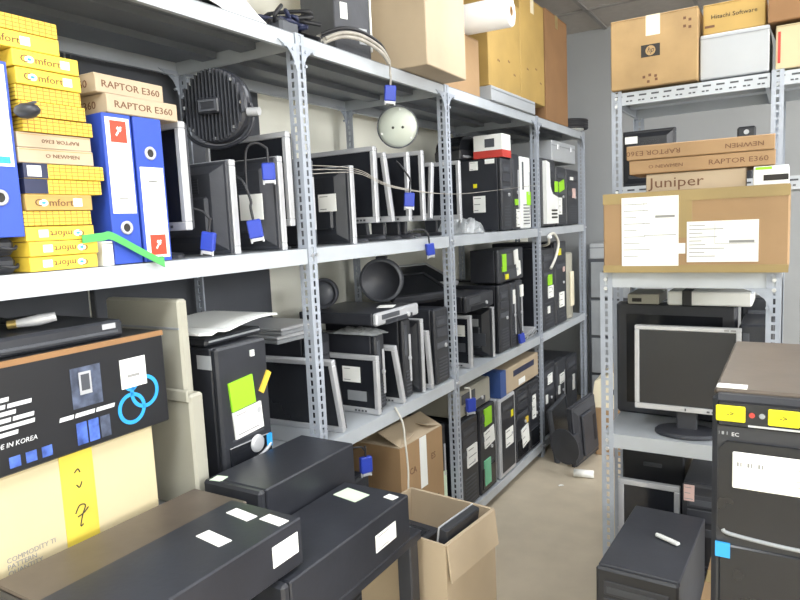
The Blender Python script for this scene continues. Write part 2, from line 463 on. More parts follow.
def wordbars(parent, rows, y, mat, shear=.3):
    """lines of print too blurred to read: one slanted bar per word; rows of (x0, x1, z, height, words)"""
    mb = MB(); mb.x = Matrix(((1, 0, shear, 0), (0, 1, 0, 0), (0, 0, 1, 0), (0, 0, 0, 1)))
    for x0, x1, z, h, n in rows:
        random.seed(int(z * 9999)); ws = [random.uniform(.6, 1.4) for _ in range(n)]; k = (x1 - x0) / sum(ws); x = x0
        for w_ in ws:
            mb.box(x - shear * z, x + w_ * k - .004 - shear * z, y - .0005, y + .0005, z - h / 2, z + h / 2); x += w_ * k
    return mb.build('print_lines', mat, parent)

# ---------------------------------------------------------------- the room
X0, X1, Y0, Y1 = -.56, 5.2, -1.7, 4.8
struct(bx(X0 - .1, X1 + .1, Y0 - .1, Y1 + .1, -.1, 0).build('floor', 'floor'))
ce = struct(bx(X0 - .1, X1 + .1, Y0 - .1, Y1 + .1, CEIL + .02, CEIL + .12).build('ceiling', 'tbar'))
struct(bx(X0 - .1, X0, Y0 - .1, Y1 + .1, 0, CEIL + .02).build('wall_left', 'wall'))
struct(bx(X1, X1 + .1, Y0 - .1, Y1 + .1, 0, CEIL + .02).build('wall_right', 'wallb'))
struct(bx(X0, X1, Y1, Y1 + .1, 0, CEIL + .02).build('wall_back', 'wallb'))
struct(bx(X0, X1, Y0 - .1, Y0, 0, CEIL + .02).build('wall_front', 'wall'))
tme = bx(-.293, .293, -.293, .293, 0, .012, bev=.004); tile0 = None
lampcells = set()
nx = int((X1 - X0) / .6) + 1; ny = int((Y1 - Y0) / .6) + 1
gb = MB()
for i in range(nx + 1): gb.box(X0 + i * .6 - .012, min(X1, X0 + i * .6 + .012), Y0, Y1, CEIL - .012, CEIL + .004) if X0 + i * .6 < X1 else None
for j in range(ny + 1): gb.box(X0, X1, Y0 + j * .6 - .012, Y0 + j * .6 + .012, CEIL - .012, CEIL + .004) if Y0 + j * .6 < Y1 else None
gb.build('ceiling_grid', 'tbar', ce)
for i in range(nx):
    for j in range(ny):
        x = X0 + .3 + i * .6; y = Y0 + .3 + j * .6
        if tile0 is None: tile0 = tme.build('ceiling_tile', 'tile', ce); o = tile0
        else: o = tile0.copy(); C.objects.link(o)
        o.location = (x, y, CEIL)
for k, (x, y) in enumerate(LAMPS):
    t = thing('ceiling_light', 'tube light fitting on the ceiling ' + ['above the near end of the aisle', 'above the middle of the aisle', 'behind and right of the camera',
              'right of the big black tower', 'right of the tall rack', 'farthest right, near side', 'farthest right, far side'][k], 'light', (x, y, CEIL - .012))
    b = MB(); b.box(-.3, .3, -.6, .6, -.02, 0, bev=.004); b.build('housing', 'white', t)
    bx(-.27, .27, -.57, .57, -.027, -.02).build('diffuser', 'led', t)
for k, wy in enumerate(WINDOWS):
    b = MB()
    for a in ((wy - .72, wy + .72, 1.33, 1.4), (wy - .72, wy + .72, 2.5, 2.57), (wy - .72, wy - .65, 1.4, 2.5), (wy + .65, wy + .72, 1.4, 2.5)): b.box(5.14, 5.205, a[0], a[1], a[2], a[3], bev=.004)
    f = struct(b.build('window_%d' % (k + 1), 'white')); bx(5.185, 5.195, wy - .65, wy + .65, 1.4, 2.5).build('window_pane', 'led', f)  # unseen window with a glowing pane, added for light from the right
# dark boards standing against the left wall behind the near bay
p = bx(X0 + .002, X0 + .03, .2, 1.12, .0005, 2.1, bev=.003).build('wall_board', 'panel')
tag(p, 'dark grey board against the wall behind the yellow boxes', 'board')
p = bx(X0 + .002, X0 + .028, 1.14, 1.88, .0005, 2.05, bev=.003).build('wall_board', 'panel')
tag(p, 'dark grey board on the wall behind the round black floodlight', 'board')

# ---------------------------------------------------------------- the long rack on the left
ZA, ZB, ZC, ZD = 1.888, 1.2925, .70, .085
PY = [.25, 1.465, 2.365, 3.43, 4.33]
rack = thing('shelving_rack', 'long blue-grey slotted steel rack of four levels along the left wall', 'shelving', (0, 0, 0))
for i, y in enumerate(PY):
    slotted_angle('post', 1.89, rack, (.003, y, 0), -1, 1)
    slotted_angle('rear_post', 1.89, rack, (-.483, y, 0), 1, 1)
for i in range(4):
    for z in (ZA, ZB - .001, ZC, ZD):
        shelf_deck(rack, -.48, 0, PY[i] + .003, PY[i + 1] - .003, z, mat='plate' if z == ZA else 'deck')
for i, y in enumerate(PY):
    for s in (-1, 1):
        if (i == 0 and s < 0) or (i == 4 and s > 0): continue
        yy = y + (.02 if s > 0 else -.003)
        gusset(rack, (.005, yy, ZA - .03), s, 'x')
        gusset(rack, (-.476, yy, ZA - .03), s, 'x')
    for z in (ZB, ZC, ZD):
        b = MB()
        for q in (.012, .03): b.cyl((0, y + q, z - .02), (.009, y + q, z - .02), .0055, 6)
        b.build('bolt', 'bolt', rack)

# ---------------------------------------------------------------- upper shelf, near bay: binders, yellow boxes
def binder(label, y, z, x=0.0, wd=.066, h=.308, d=.285, flip=False, blank=False):
    t = thing('ring_binder', label, 'binder', (x, y, z), 90)
    bx(-wd / 2, wd / 2, 0, .0025, 0, h, bev=.001).build('spine', 'blue', t)
    for s, n in ((-1, 'cover'), (1, 'cover')):
        xx = s * (wd / 2 - .0015); bx(xx - .0015, xx + .0015, .002, d, 0, h, bev=.0008).build(n, 'blue', t)
    bx(-wd / 2 + .006, wd / 2 - .006, .02, d - .012, .008, h - .014).build('paper_block', 'pageblock', t)
    zz = (lambda v: h - v) if flip else (lambda v: v)
    r = MB(); r.x = Matrix.Translation((0, -.0015, zz(.075 if not blank else .07))) @ Matrix.Rotation(R(90), 4, 'X')
    r.lathe([(.0085, -.002), (.014, -.002), (.0145, .001), (.012, .003), (.009, .002), (.0085, -.002)], 20, True)
    ro = r.build('finger_ring', 'silver', t)
    q = MB(); q.x = Matrix.Translation((0, -.0005, zz(.075 if not blank else .07))) @ Matrix.Rotation(R(90), 4, 'X'); q.lathe([(0, .0006), (.0095, .0006), (.0095, -.001)], 16)
    q.build('finger_hole', 'ink', ro)
    a, b = (.105, .3) if not blank else (.125, h - .006)
    za, zb = sorted((zz(a), zz(b)))
    lb = bx(-wd * .42, wd * .42, -.0012, .0005, za, zb).build('spine_label', 'paper', t)
    if not blank:
        lz = zz(.272)
        bx(-wd * .28, wd * .3, -.002, -.001, lz - .022, lz + .022, bev=.0004).build('red_square', 'red', lb, 'red square mark')
        l = MB(); l.x = Matrix.Translation((0, -.0025, lz)) @ Matrix.Rotation(R(35), 4, 'Y'); l.box(-.002, .002, 0, .0008, -.01, .012); l.box(-.007, .004, 0, .0008, .002, .008)
        l.build('white_mark', 'white', lb)
        s_ = MB(); zz2 = zz(.135); s_.box(-.011, .011, -.0018, -.001, zz2 - .001, zz2 + .001); s_.build('print_lines', 'ink', lb)
    else:
        bx(-.025, .025, -.002, -.001, .13, .142).build('blue_stripe', 'blue2', lb)
        bx(.012, .015, -.002, -.001, .22, .27).build('print_lines', 'greyink', lb)
    return t
binder('white-labelled blue binder cut by the left edge of the photo', .628, ZB + .066, wd=.074, blank=True)
binder('blue binder with a red square at the top of its white label', .877, ZB + .001, wd=.066)
binder('blue binder turned upside down, red square at the bottom of its label', .952, ZB + .001, wd=.07, flip=True)
for k, (y, z) in enumerate(((.62, 0), (.62, .033))):
    t = thing('power_adapter', ['lower black adapter under the binder at the left edge', 'upper black adapter directly under the binder at the left edge'][k], 'adapter', (-.12, y, ZB + z), 90)
    bx(-.036, .036, -.1, .1, 0, .032, bev=.008).build('housing', 'black', t)
    MB().tube(spline([(.0, -.1, .016), (.004, -.118, .014), (.02, -.124, .012), (.03, -.112, .016)]), .003, 8).build('lead', 'cable', t)

def small_box(label, y, z, kind, w=.128, d=.21, h=.027, x=0.0, rz=90, text=None, flip=False, mat=None):
    t = thing('small_carton', label, 'box', (x - d / 2, y, z), rz)
    mat = mat or ('ygrid' if kind == 'grid' else 'yellow')
    bx(-w / 2, w / 2, -d / 2, d / 2, 0, h - .0004, bev=.0012).build('body', mat, t)
    bx(-w / 2 + .002, w / 2 - .002, -d / 2 - .0006, -d / 2 + .001, h * .86, h * .9).build('flap_seam', 'mustard', t)
    if kind == 'comfort':
        sgn = -1 if flip else 1
        lettering(t, 'C  mfort', h * .62, 'brownink', (-.012 * sgn, -d / 2 - .0006, h * .47), (90, 180 if flip else 0, 0), 1.15)
        e = MB(); e.x = Matrix.Translation((-.033 * sgn, -d / 2 - .0004, h * .47)) @ Matrix.Rotation(R(90), 4, 'X') @ Matrix.Diagonal((1, .75, 1, 1))
        e.lathe([(0, .0004), (.0085, .0004), (.0085, -.0004)], 16); eo = e.build('white_spot', 'white', t)
        e = MB(); e.x = Matrix.Translation((-.033 * sgn, -d / 2 - .0009, h * .47)) @ Matrix.Rotation(R(90), 4, 'X') @ Matrix.Diagonal((1, .6, 1, 1))
        e.lathe([(0, .0004), (.004, .0004), (.004, -.0004)], 12); e.build('blue_dot', 'blue2', eo)
        bx(sgn * .035 - .009, sgn * .035 + .009, -d / 2 - .0008, -d / 2, h * .25, h * .75).build('sticker', 'paper', t, 'white sticker')
    if kind == 'dark':
        bx(-w / 2 - .0006, -w * .22, -d / 2 - .0008, d / 2 + .0006, .0008, h + .0004).build('dark_end_band', 'navy', t, 'dark navy end band')
        if text == 'white': bx(-w * .46, -w * .3, -d / 2 - .0014, -d / 2 - .0006, .004, h - .004).build('sticker', 'paper', t, 'white sticker')
        bx(-w * .2, w / 2 - .001, -d / 2 - .0007, -d / 2, .001, h - .001).build('grid_print', 'ygrid', t)
    if kind == 'kraft' and text:
        lettering(t, text, h * .36, 'brownink', (.01, -d / 2 - .0005, h * .5), (90, 180 if flip else 0, 0), 1.25)
    return t
z = ZB + .0005
stack = [('comfort', 'bottom small yellow box of the stack, lettering upside down', .722, .136, None, 1), ('comfort', 'second small yellow box from the bottom of the stack, lettering upside down', .722, .138, None, 1),
         ('comfort', 'third yellow box from the bottom of the stack, white sticker on it', .722, .136, None, 1), ('grid', 'yellow box with a grid print between two lettered boxes low in the stack', .72, .132, None, 0),
         ('comfort', 'dull yellow lettered box right under the two dark-ended boxes', .722, .132, None, 0), ('dark', 'lower dark-ended yellow grid box in the stack, leaning right', .737, .155, None, 0),
         ('dark', 'upper dark-ended yellow grid box in the stack, white sticker on its end', .742, .16, 'white', 0), ('kraft', 'lower brown card box in the middle of the yellow stack', .728, .146, 'O NEWMEN', 0),
         ('kraft', 'upper brown card box in the middle of the yellow stack', .728, .146, 'RAPTOR E360', 1), ('grid', 'yellow grid box resting on the brown card boxes', .737, .138, None, 0),
         ('grid', 'yellow grid box second above the brown card boxes', .73, .128, None, 0), ('grid', 'yellow grid box third above the brown card boxes', .727, .126, None, 0),
         ('comfort', 'upright lettered yellow box near the top of the stack', .727, .126, None, 0), ('comfort', 'topmost lettered yellow box of the narrow stack', .725, .126, None, 0)]
for k, (kind, lab, y, wd, tx, fl) in enumerate(stack):
    y += .014
    h = .0275 if kind != 'comfort' or k < 3 else .03
    small_box(lab, y, z, kind, w=wd, h=h, x=.003 * math.sin(k * 2.1), rz=90 + .8 * math.sin(k * 1.7), text=tx, flip=bool(fl), mat='kraft2' if kind == 'kraft' else ('mustard' if k == 4 else None))
    z += h + .0006
small_box('wide yellow box lying across the binder top at the left edge', .668, z + .0005, 'comfort', w=.2, h=.03)
small_box('wide yellow grid box topping everything at the left edge', .672, z + .031, 'grid', w=.19, h=.028)
# rounded black mouse hanging between the boxes
t = thing('computer_mouse', 'rounded black mouse wedged beside the yellow boxes by the left binder', 'mouse', (.03, .676, ZB + .287), (0, 0, 100))
b = MB(); b.x = Matrix.Diagonal((.018, .026, .014, 1)); b.lathe([(0, -1), (.6, -.8), (.95, -.3), (1, .1), (.85, .55), (.5, .87), (0, 1)], 20, True)
b.build('shell', 'black', t); bx(-.001, .001, -.024, -.006, .0105, .0145).build('wheel', 'dgrey', t)
def raptor(label, loc, rz, w, d, h, texts, mat='kraft2'):
    t = thing('keyboard_carton', label, 'box', loc, rz)
    bx(-w / 2, w / 2, -d / 2, d / 2, 0, h, bev=.002).build('body', mat, t)
    bx(-w / 2 - .0005, w / 2 + .0005, -d / 2 + .004, d / 2 - .004, h * .93, h + .0008, bev=.0006).build('lid', mat, t)
    for face, s, u, size, fl in texts:
        if face == 'front': lettering(t, s, size, 'brownink', (u, -d / 2 - .0004, h * .47), (90, 180 if fl else 0, 0), 1.25)
        else: lettering(t, s, size, 'brownink', (-w / 2 - .0004, -u, h * .47), (90, 180 if fl else 0, -90), 1.25)
    return t
raptor('lower brown card box lying across the two blue binders', (-.142, .945, ZB + .3105), 92, .182, .28, .038, [('front', 'RAPTOR E360', .0, .02, 0), ('left', 'RAPTOR E360', .02, .022, 0)])
raptor('upper brown card box lying across the two blue binders', (-.155, .922, ZB + .3505), 94, .175, .28, .038, [('front', 'RAPTOR E360', .0, .02, 0), ('left', 'RAPTOR E360', .03, .022, 0)])
st = thing('green_strap', 'green plastic strap slung in front of the blue binders', 'strap', (.006, 0, 0))
b = MB(); pts = spline([(.004, .768, 1.349), (.006, .81, 1.352), (.007, .832, 1.352), (.009, .89, 1.32), (.014, .948, 1.288)], 5)
for i in range(len(pts) - 1):
    a_, c_ = pts[i], pts[i + 1]; th = .008
    b.add([(a_.x, a_.y, a_.z - th), (c_.x, c_.y, c_.z - th), (c_.x, c_.y, c_.z + th), (a_.x, a_.y, a_.z + th)] + [(a_.x + .002, a_.y, a_.z - th), (c_.x + .002, c_.y, c_.z - th), (c_.x + .002, c_.y, c_.z + th), (a_.x + .002, a_.y, a_.z + th)],
          [(3, 2, 1, 0), (4, 5, 6, 7), (0, 1, 5, 4), (2, 3, 7, 6)])
b.build('band', 'green', st)
bx(.003, .009, .942, .955, 1.294, 1.304, bev=.002).build('buckle', 'green', st)
t = thing('white_card_box', 'small white card box standing between yellow stack and first blue binder', 'box', (-.03, .829, ZB), 90)
bx(-.012, .012, -.03, .03, 0, .05, bev=.001).build('body', 'white', t); bx(-.012, .012, -.0305, -.029, .044, .046).build('flap_seam', 'greyink', t)

# ---------------------------------------------------------------- upper shelf: row of monitors standing like books
def back(label, y, z=ZB, w=.33, h=.258, xr=-.015, rz=180, **k): return monitor(label, w, h, (xr - w / 2, y, z), rz if isinstance(rz, tuple) else (0, 0, rz), **k)
def scr(label, y, z=ZB, w=.32, h=.255, xr=-.015, rot=(0, 0, 0), lift=.066, **k): return monitor(label, w, h, (xr - w / 2, y, z), rot, lift=lift, **k)
scr('silver framed monitor right beside the upside-down blue binder', 1.062, h=.25)
back('back of the black monitor beside the silver frame next to the binders', 1.205, h=.238, w=.31)
back('back of the black monitor bearing a square white label, left of the first front post', 1.385, stickers=[(('back', .098, .122, .085, .07), dict(mat='paper', label='white paper label'))])
scr('tall silver framed monitor just left of the first front post', 1.432, h=.262)
pc_tower('slim charcoal computer standing right behind the first front post, upper shelf', .07, .3, .262, (-.2, 1.545, ZB), 90, 1, body='black2', face='dgrey')
back('back of the flat black monitor with white label, just right of the first front post', 1.725, h=.25, shell='black', stickers=[(('back', .1, .135, .07, .055), dict(mat='paper', label='white paper label', lines=2))])
scr('broad silver framed monitor in the middle of the upper second bay', 1.872, h=.255)
rest(scr('silver edged monitor tipped forward behind the broad silver one', 1.985, h=.24, rot=(10, 0, 0), lift=.066), ZB)
scr('upright silver edged monitor, second behind the broad silver one', 2.085, h=.25, xr=-.01)
scr('silver edged monitor, third behind the broad silver one', 2.185, h=.262, xr=-.006)
rest(scr('silver edged monitor tipped back against the second front post', 2.275, h=.22, rot=(-7, 0, 0), xr=-.03), ZB)
scr('silver framed monitor just right of the second front post', 2.52, h=.245)
def tw(label, y0, y1, z, h, d=.4, xf=-.012, style=0, rz=90, **k): return pc_tower(label, y1 - y0, d, h, (xf - d / 2, (y0 + y1) / 2, z), rz, style, **k)
tw('black tower with small white labels on its side, upper shelf third bay', 2.965, 3.085, ZB, .352, stickers=[(('left', .055, .322, .045, .042), dict(lines=2)), (('left', .14, .338, .05, .022),), (('left', .06, .225, .02, .02), dict(mat='sunny', label='yellow dot sticker')), (('left', .08, .135, .065, .08), dict(label='white paper label', lines=3))])
tw('tall slim black tower between the labelled tower and the white one', 3.095, 3.2, ZB, .378, style=1, stickers=[(('front', .02, .06, .05, .09), dict(lines=3)), (('front', .0, .14, .04, .03), dict(mat='lime', label='lime green sticker'))])
tw('slim white tower with lime sticker left of the third front post', 3.225, 3.36, ZB, .372, style=1, body='bmetal', face='white', stickers=[(('front', .03, .16, .05, .07), dict(mat='lime', label='lime green sticker'))])
t = tw('black tower with a curved white front right of the third front post', 3.54, 3.78, ZB, .385, style=0, stickers=[])
b = MB(); b.prism([(-.1, .02), (.105, .02), (.105, .17), (.0, .19), (-.03, .23), (-.04, .36), (-.1, .37)], -.222, -.2)
b.build('white_facing', 'white', t, 'curved white facing')
for i in range(3): bx(-.02, .08, -.224, -.221, .05 + i * .02, .06 + i * .02).build('port_slot', 'ink', t)
bx(.04, .1, -.2235, -.2215, .2, .26).build('sticker', 'lime', t, 'lime green sticker')
tw('black tower with a lime sticker and white tag at the far upper shelf', 3.8, 3.98, ZB, .35, stickers=[(('front', .0, .24, .1, .06), dict(mat='lime', label='lime green sticker', rot=12)), (('front', -.03, .12, .06, .1), dict(lines=3))])
tw('last black tower at the far end of the upper shelf', 4.0, 4.25, ZB, .345, stickers=[(('front', .02, .2, .06, .06), dict(mat='pink', label='pale label')), (('front', -.03, .29, .07, .02),)])
t = thing('metal_case', 'light grey metal case lying on the far black towers', 'case', (-.2, 4.02, ZB + .3865), 90)
bx(-.23, .24, -.17, .17, 0, .12, bev=.004).build('body', 'lgrey', t); bx(-.23, .24, -.172, -.168, .088, .093).build('lid_seam', 'grey', t)
for q in (-.12, .14): bx(q - .015, q + .015, -.176, -.17, .07, .1, bev=.002).build('latch', 'bolt', t)
t = thing('label_printer', 'black printer with a curved lid on the labelled tower, upper shelf', 'printer', (-.265, 3.0, ZB + .3545), 80)
bx(-.08, .08, -.08, .08, 0, .05, bev=.006).build('body', 'black', t)
b = MB(); b.prism([(-.078, .05)] + [(.078 * math.cos(R(a)), .05 + .07 * math.sin(R(a))) for a in range(0, 181, 15)][0:13], -.075, .07); b.build('lid', 'gloss', t)
bx(-.06, .06, -.086, -.078, .01, .022, bev=.002).build('paper_tray', 'grey', t)
t = thing('white_carton', 'white box with red lower half on the labelled tower, upper shelf', 'box', (-.095, 3.02, ZB + .3545), 90)
bx(-.055, .055, -.09, .06, 0, .11, bev=.002).build('body', 'white', t)
bx(-.0556, .0556, -.0908, .0606, 0, .035).build('red_band', 'redbox', t, 'red band')
bx(-.0562, -.0548, -.05, .0, .05, .09).build('print_lines', 'dgrey', t)
crumple('crumpled clear plastic and cable ties on the upper shelf by the labelled tower', 'crumpled_wrap', 'plastic', .22, .24, .1, (-.14, 2.76, ZB + .001), (0, 0, 20), 'wrap', 3)
# round floodlight resting on the monitors
t = thing('floodlight', 'round black finned floodlight resting on the monitor tops', 'lamp', (-.1, 1.255, ZB + .384), (0, 0, 14)); t.scale = (.84, .84, .84)
b = MB(); b.x = Matrix.Rotation(R(90), 4, 'X')
b.lathe([(0, .02), (.102, .02), (.112, .012), (.115, 0), (.112, -.02), (.09, -.05), (0, -.05)], 40); b.build('housing', 'bmetal', t)
for i in range(17):
    u = -.104 + i * .013; hh = math.sqrt(max(0, .108 ** 2 - u * u))
    bx(u - .002, u + .002, -.034, -.02, -hh, hh).build('cooling_fin', 'black2', t)
bx(-.036, .036, -.055, -.034, -.028, .018, bev=.004).build('driver_box', 'black', t)
fr = MB(); [fr.box(*a) for a in ((-.03, .03, -.058, -.055, .006, .012), (-.03, .03, -.058, -.055, -.022, -.016), (-.03, -.024, -.058, -.055, -.016, .006), (.024, .03, -.058, -.055, -.016, .006))]
fr.build('cover_frame', 'dgrey', t)
for a in range(0, 360, 45):
    MB().cyl((.1 * math.cos(R(a)), -.03, .1 * math.sin(R(a))), (.1 * math.cos(R(a)), -.02, .1 * math.sin(R(a))), .0055, 8).build('screw', 'bolt', t)
b = MB(); b.tube(spline([(.116, 0, .0), (.122, -.0, -.05), (.09, 0, -.1), (0, 0, -.125), (-.09, 0, -.1), (-.122, 0, -.05), (-.116, 0, 0)]), .006, 8); b.build('bracket', 'bmetal', t)
MB().cyl((.112, -.01, -.028), (.15, -.01, -.03), .013, 12).build('cable_gland', 'silver', t, 'shiny metal cable gland')
# pale disc resting on monitors
t = thing('lamp_disc', 'pale grey round lamp cover with two holes standing on the monitors', 'lamp cover', (-.1, 2.165, ZB + .4225), (6, 0, 30)); t.scale = (.74, .74, .74)
b = MB(); b.x = Matrix.Rotation(R(90), 4, 'X'); b.lathe([(0, .012), (.07, .01), (.088, .004), (.1, 0), (.102, -.006), (.098, -.012), (.0, -.012)], 36, True); b.build('dish', 'disc', t)
b = MB(); b.x = Matrix.Rotation(R(90), 4, 'X'); b.lathe([(.1, .001), (.107, .0), (.107, -.014), (.1, -.014)], 36); b.build('rim', 'dgrey', t)
for q in (-.024, .026):
    b = MB(); b.x = Matrix.Translation((q, -.0115, -.002)) @ Matrix.Rotation(R(90), 4, 'X'); b.lathe([(0, .001), (.007, .001), (.007, -.004)], 14); b.build('hole', 'ink', t)
for a in (80, 200, 320): MB().cyl((.088 * math.cos(R(a)), -.014, .088 * math.sin(R(a))), (.088 * math.cos(R(a)), 0, .088 * math.sin(R(a))), .005, 8).build('screw', 'bolt', t)
# leads hanging in front of the monitors
vga('blue plug hanging beside the silver frame next to the binders', (.012, 1.09, 1.352), (0, 10, 20), [(0.0, -.0, .03), (-.02, 0, .045), (-.05, 0, .05)])
vga('blue plug dangling above the square white label, upper shelf', (.012, 1.31, 1.525), (0, 0, 40), [(-.004, 0, .04), (-.03, .0, .052), (-.055, .004, .03), (-.06, .01, -.07)], 1.0, 'cable')
vga('blue plug hanging low at the left of the square white label', (0.016, 1.236, 1.378), (0, -8, 35), [(.004, 0, .05), (-.006, 0, .1), (-.03, .02, .12)], 1.05)
vga('blue plug hanging between silver monitors left of the second front post', (.012, 2.04, 1.46), (0, 4, 30), [(.0, 0, .05), (-.03, 0, .09), (-.05, .01, .11)], 1.1)
vga('blue plug hanging below the upper shelf edge left of the second front post', (.014, 2.17, 1.272), (0, -6, 60), [(.0, 0, .03), (-.012, .004, .052), (-.05, .01, .06), (-.09, .02, .05)], 1.0)
vga('blue plug dangling from the grey cable bundle under the top shelf', (.02, 1.93, 1.815), (0, 5, 40), [(-.002, 0, .03), (-.003, -.0, .05), (-.006, -.01, .075)], 1.15, 'greywrap')
ws = thing('stay_wire', 'thin pale wires strung across the upper shelf past two posts', 'wire', (0, 0, 0))
for k in range(3):
    MB().tube(spline([(.006, 1.5, 1.505 + .012 * k), (.012, 1.72, 1.515 + .006 * k), (.012, 1.93, 1.475 + .003 * k), (.01, 2.36, 1.46), (.008, 2.85, 1.485), (.008, 3.42, 1.525)], 8), .0011, 5).build('wire', 'greywrap', ws)

# ---------------------------------------------------------------- top shelf of the long rack
crumple('crumpled white plastic sheeting on the near top shelf', 'white_plastic_bag', 'bag', .4, .42, .2, (-.2, 1.18, ZA + .002), (0, 0, 4), 'foam', 9, rough=.3)
t = thing('camera_bundle', 'tangle of black cables at the top of the first front post', 'cable', (-.07, 1.52, ZA + .002))
for k in range(7):
    random.seed(k); pts = [(random.uniform(-.09, .06), random.uniform(-.08, .09), random.uniform(.008, .09)) for _ in range(6)]
    MB().tube(spline(pts, 5), .006, 7).build('lead', 'cable' if k % 3 else 'navy', t)
bx(-.06, .03, -.06, .02, 0, .05, bev=.008).build('camera_body', 'dgrey', t)
t = thing('network_switch', 'black box device with pale labels and a white edge on the top shelf', 'device', (-.13, 1.84, ZA + .001), (0, 0, 72)); t.scale = (.8, .8, 1)
bx(-.09, .09, -.12, .12, 0, .3, bev=.004).build('body', 'black2', t)
bx(.088, .096, -.125, .12, .03, .3, bev=.002).build('edge_strip', 'white', t, 'white edge strip')
bx(-.06, -.025, -.1212, -.119, .12, .17).build('sticker', 'paper', t); bx(.03, .07, -.1212, -.119, .05, .1).build('sticker', 'lgrey', t)
for i in range(4): bx(-.06, .02, -.1215, -.119, .2 + i * .02, .21 + i * .02).build('port_slot', 'gloss', t)
t = thing('grey_cable_bundle', 'bundle of grey cables drooping over the top shelf edge', 'cable', (0, 0, 0))
for k in range(8):
    random.seed(k + 40); o_ = random.uniform(-.02, .02); oz = random.uniform(0, .03)
    MB().tube(spline([(-.03 + o_, 1.63, ZA + .012 + oz), (.012 + o_ * .5, 1.67, ZA + .03 + oz), (.03 + o_ * .3, 1.75, ZA + .035 + oz), (.03 + o_ * .3, 1.86, ZA + .02 + oz), (.026 + o_ * .2, 1.915, ZA - .005 + oz * .6)], 6), .006, 7).build('lead', 'greywrap' if k % 4 else 'cable', t)
t = carton('large plain brown carton overhanging the top shelf edge', .335, .45, .55, (-.125, 2.2, ZA + .003), 92, 'kraft2', 'ctape')
carton('small brown carton under the white foam roll, top shelf', .36, .36, .25, (-.2, 2.58, ZA + .001), 90, 'kraft', 'tape')
t = thing('foam_roll', 'white foam roll sticking out over the small brown carton', 'roll', (-.03, 2.66, ZA + .318), (0, 90, 4))
MB().lathe([(.02, -.3), (.06, -.3), (.062, -.296), (.062, .196), (.06, .2), (.02, .2), (.02, -.3)], 28, True).build('roll', 'foam', t)
MB().lathe([(.018, -.302), (.02, -.302), (.02, .202), (.016, .202), (.016, -.302)], 16).build('core', 'kraft', t)
t = thing('metal_tray', 'flat grey metal box under the yellow-lit cartons on the top shelf', 'box', (-.19, 3.1, ZA + .001), 90)
bx(-.28, .3, -.2, .2, 0, .066, bev=.003).build('body', 'lgrey', t); bx(-.28, .3, -.2015, -.199, .05, .053).build('lid_seam', 'grey', t)
def marks(t, w, d, h, face='front', mat='brownink'):
    for u, v in ((-.08, .3), (.05, .34), (.12, .22)):
        b = MB(); b.x = Matrix.Translation((u, -d / 2 - .0006, h * v)); b.box(-.014, -.004, 0, .001, -.005, .005); b.box(.002, .01, 0, .001, -.006, .003)
        b.build('printed_mark', mat, t)
t = carton('yellowish carton left of the pair on the grey metal box', .4, .38, .43, (-.19, 3.02, ZA + .068), 90, 'mustard', 'ctape', seam='y'); marks(t, .4, .38, .43)
t = carton('yellowish carton right of the pair on the top shelf', .36, .38, .52, (-.19, 3.408, ZA + .068), 90, 'mustard', 'ctape', seam='y'); marks(t, .36, .38, .52)
t = carton('tall brown carton at the far end of the top shelf', .4, .4, .6, (-.2, 3.815, ZA + .001), 90, 'kraftdark', 'tape', seam='y')
t = thing('cable_coil', 'black coiled cable with white inside at the far top shelf end', 'cable', (-.06, 4.2, ZA + .001))
for k in range(4):
    MB().tube([(.12 * math.cos(R(a)), .12 * math.sin(R(a)), .012 + k * .014) for a in range(0, 361, 12)], .009, 7, False).build('coil_turn', 'cable', t)
MB().lathe([(0, .0), (.1, .0), (.1, .045), (0, .045)], 24).build('reel_core', 'white', t)

# ---------------------------------------------------------------- lower shelf, near bay
t = carton('cream carton with black stencil lettering and yellow tape, lower left', .5, .38, .232, (-.2, .652, ZC + .001), 91, 'creamcard', None)
b = MB(); b.box(.03, .1, -.1915, -.1895, .0, .233); b.box(.03, .1, -.19, .19, .2322, .2332); b.build('tape', 'ytape', t, 'yellow tape strip')
lettering(t, 'COMMODITY TI\nPATTERN\nQUANTITY', .0135, 'greyink', (-.085, -.1906, .062), (90, 0, 0), .95, align='LEFT')
b = MB()
for pts in ([(.052, .108), (.062, .122), (.074, .118), (.066, .1), (.06, .08), (.066, .082)], [(.056, .1), (.07, .104), (.08, .112)], [(.058, .19), (.066, .196), (.07, .188)], [(.06, .165), (.066, .158), (.072, .168)]):
    b.tube(spline([(x, -.1918, z) for x, z in pts], 4), .0014, 5)
b.build('handwriting', 'ink', t)
W, D, H = .62, .4, .205
t = thing('printed_carton', 'black printed carton with interlocked blue rings, lower left', 'box', (-.196, .63, ZC + .2345), 91)
bx(-W / 2, W / 2, -D / 2, D / 2, 0, H - .004, bev=.003).build('body', 'prn', t)
for s in (-1, 1): bx(-W / 2, W / 2, min(s * .002, s * D / 2), max(s * .002, s * D / 2), H - .004, H, bev=.001).build('flap', 'prn', t)
b = MB(); b.box(-W / 2, W / 2, -D / 2 - .001, -D / 2 + .006, H - .01, H + .001); b.build('worn_edge', 'kraftdark', t, 'worn brown edge')
f_ = -D / 2 - .0008
for (u, v, r) in ((.25, .082, .036), (.215, .053, .034), (.218, .108, .018)):
    q = MB(); q.x = Matrix.Translation((u, f_, v)) @ Matrix.Rotation(R(90), 4, 'X'); q.lathe([(r - .008, .0006), (r, .0006), (r, -.0006), (r - .008, -.0006), (r - .008, .0006)], 36); q.build('blue_ring', 'blue2', t)
bx(.195, .257, f_ - .0012, f_ + .001, .098, .16).build('sticker', 'paper', t, 'white paper label'); bx(.21, .24, f_ - .0018, f_ - .001, .12, .126).build('print_lines', 'greyink', t)
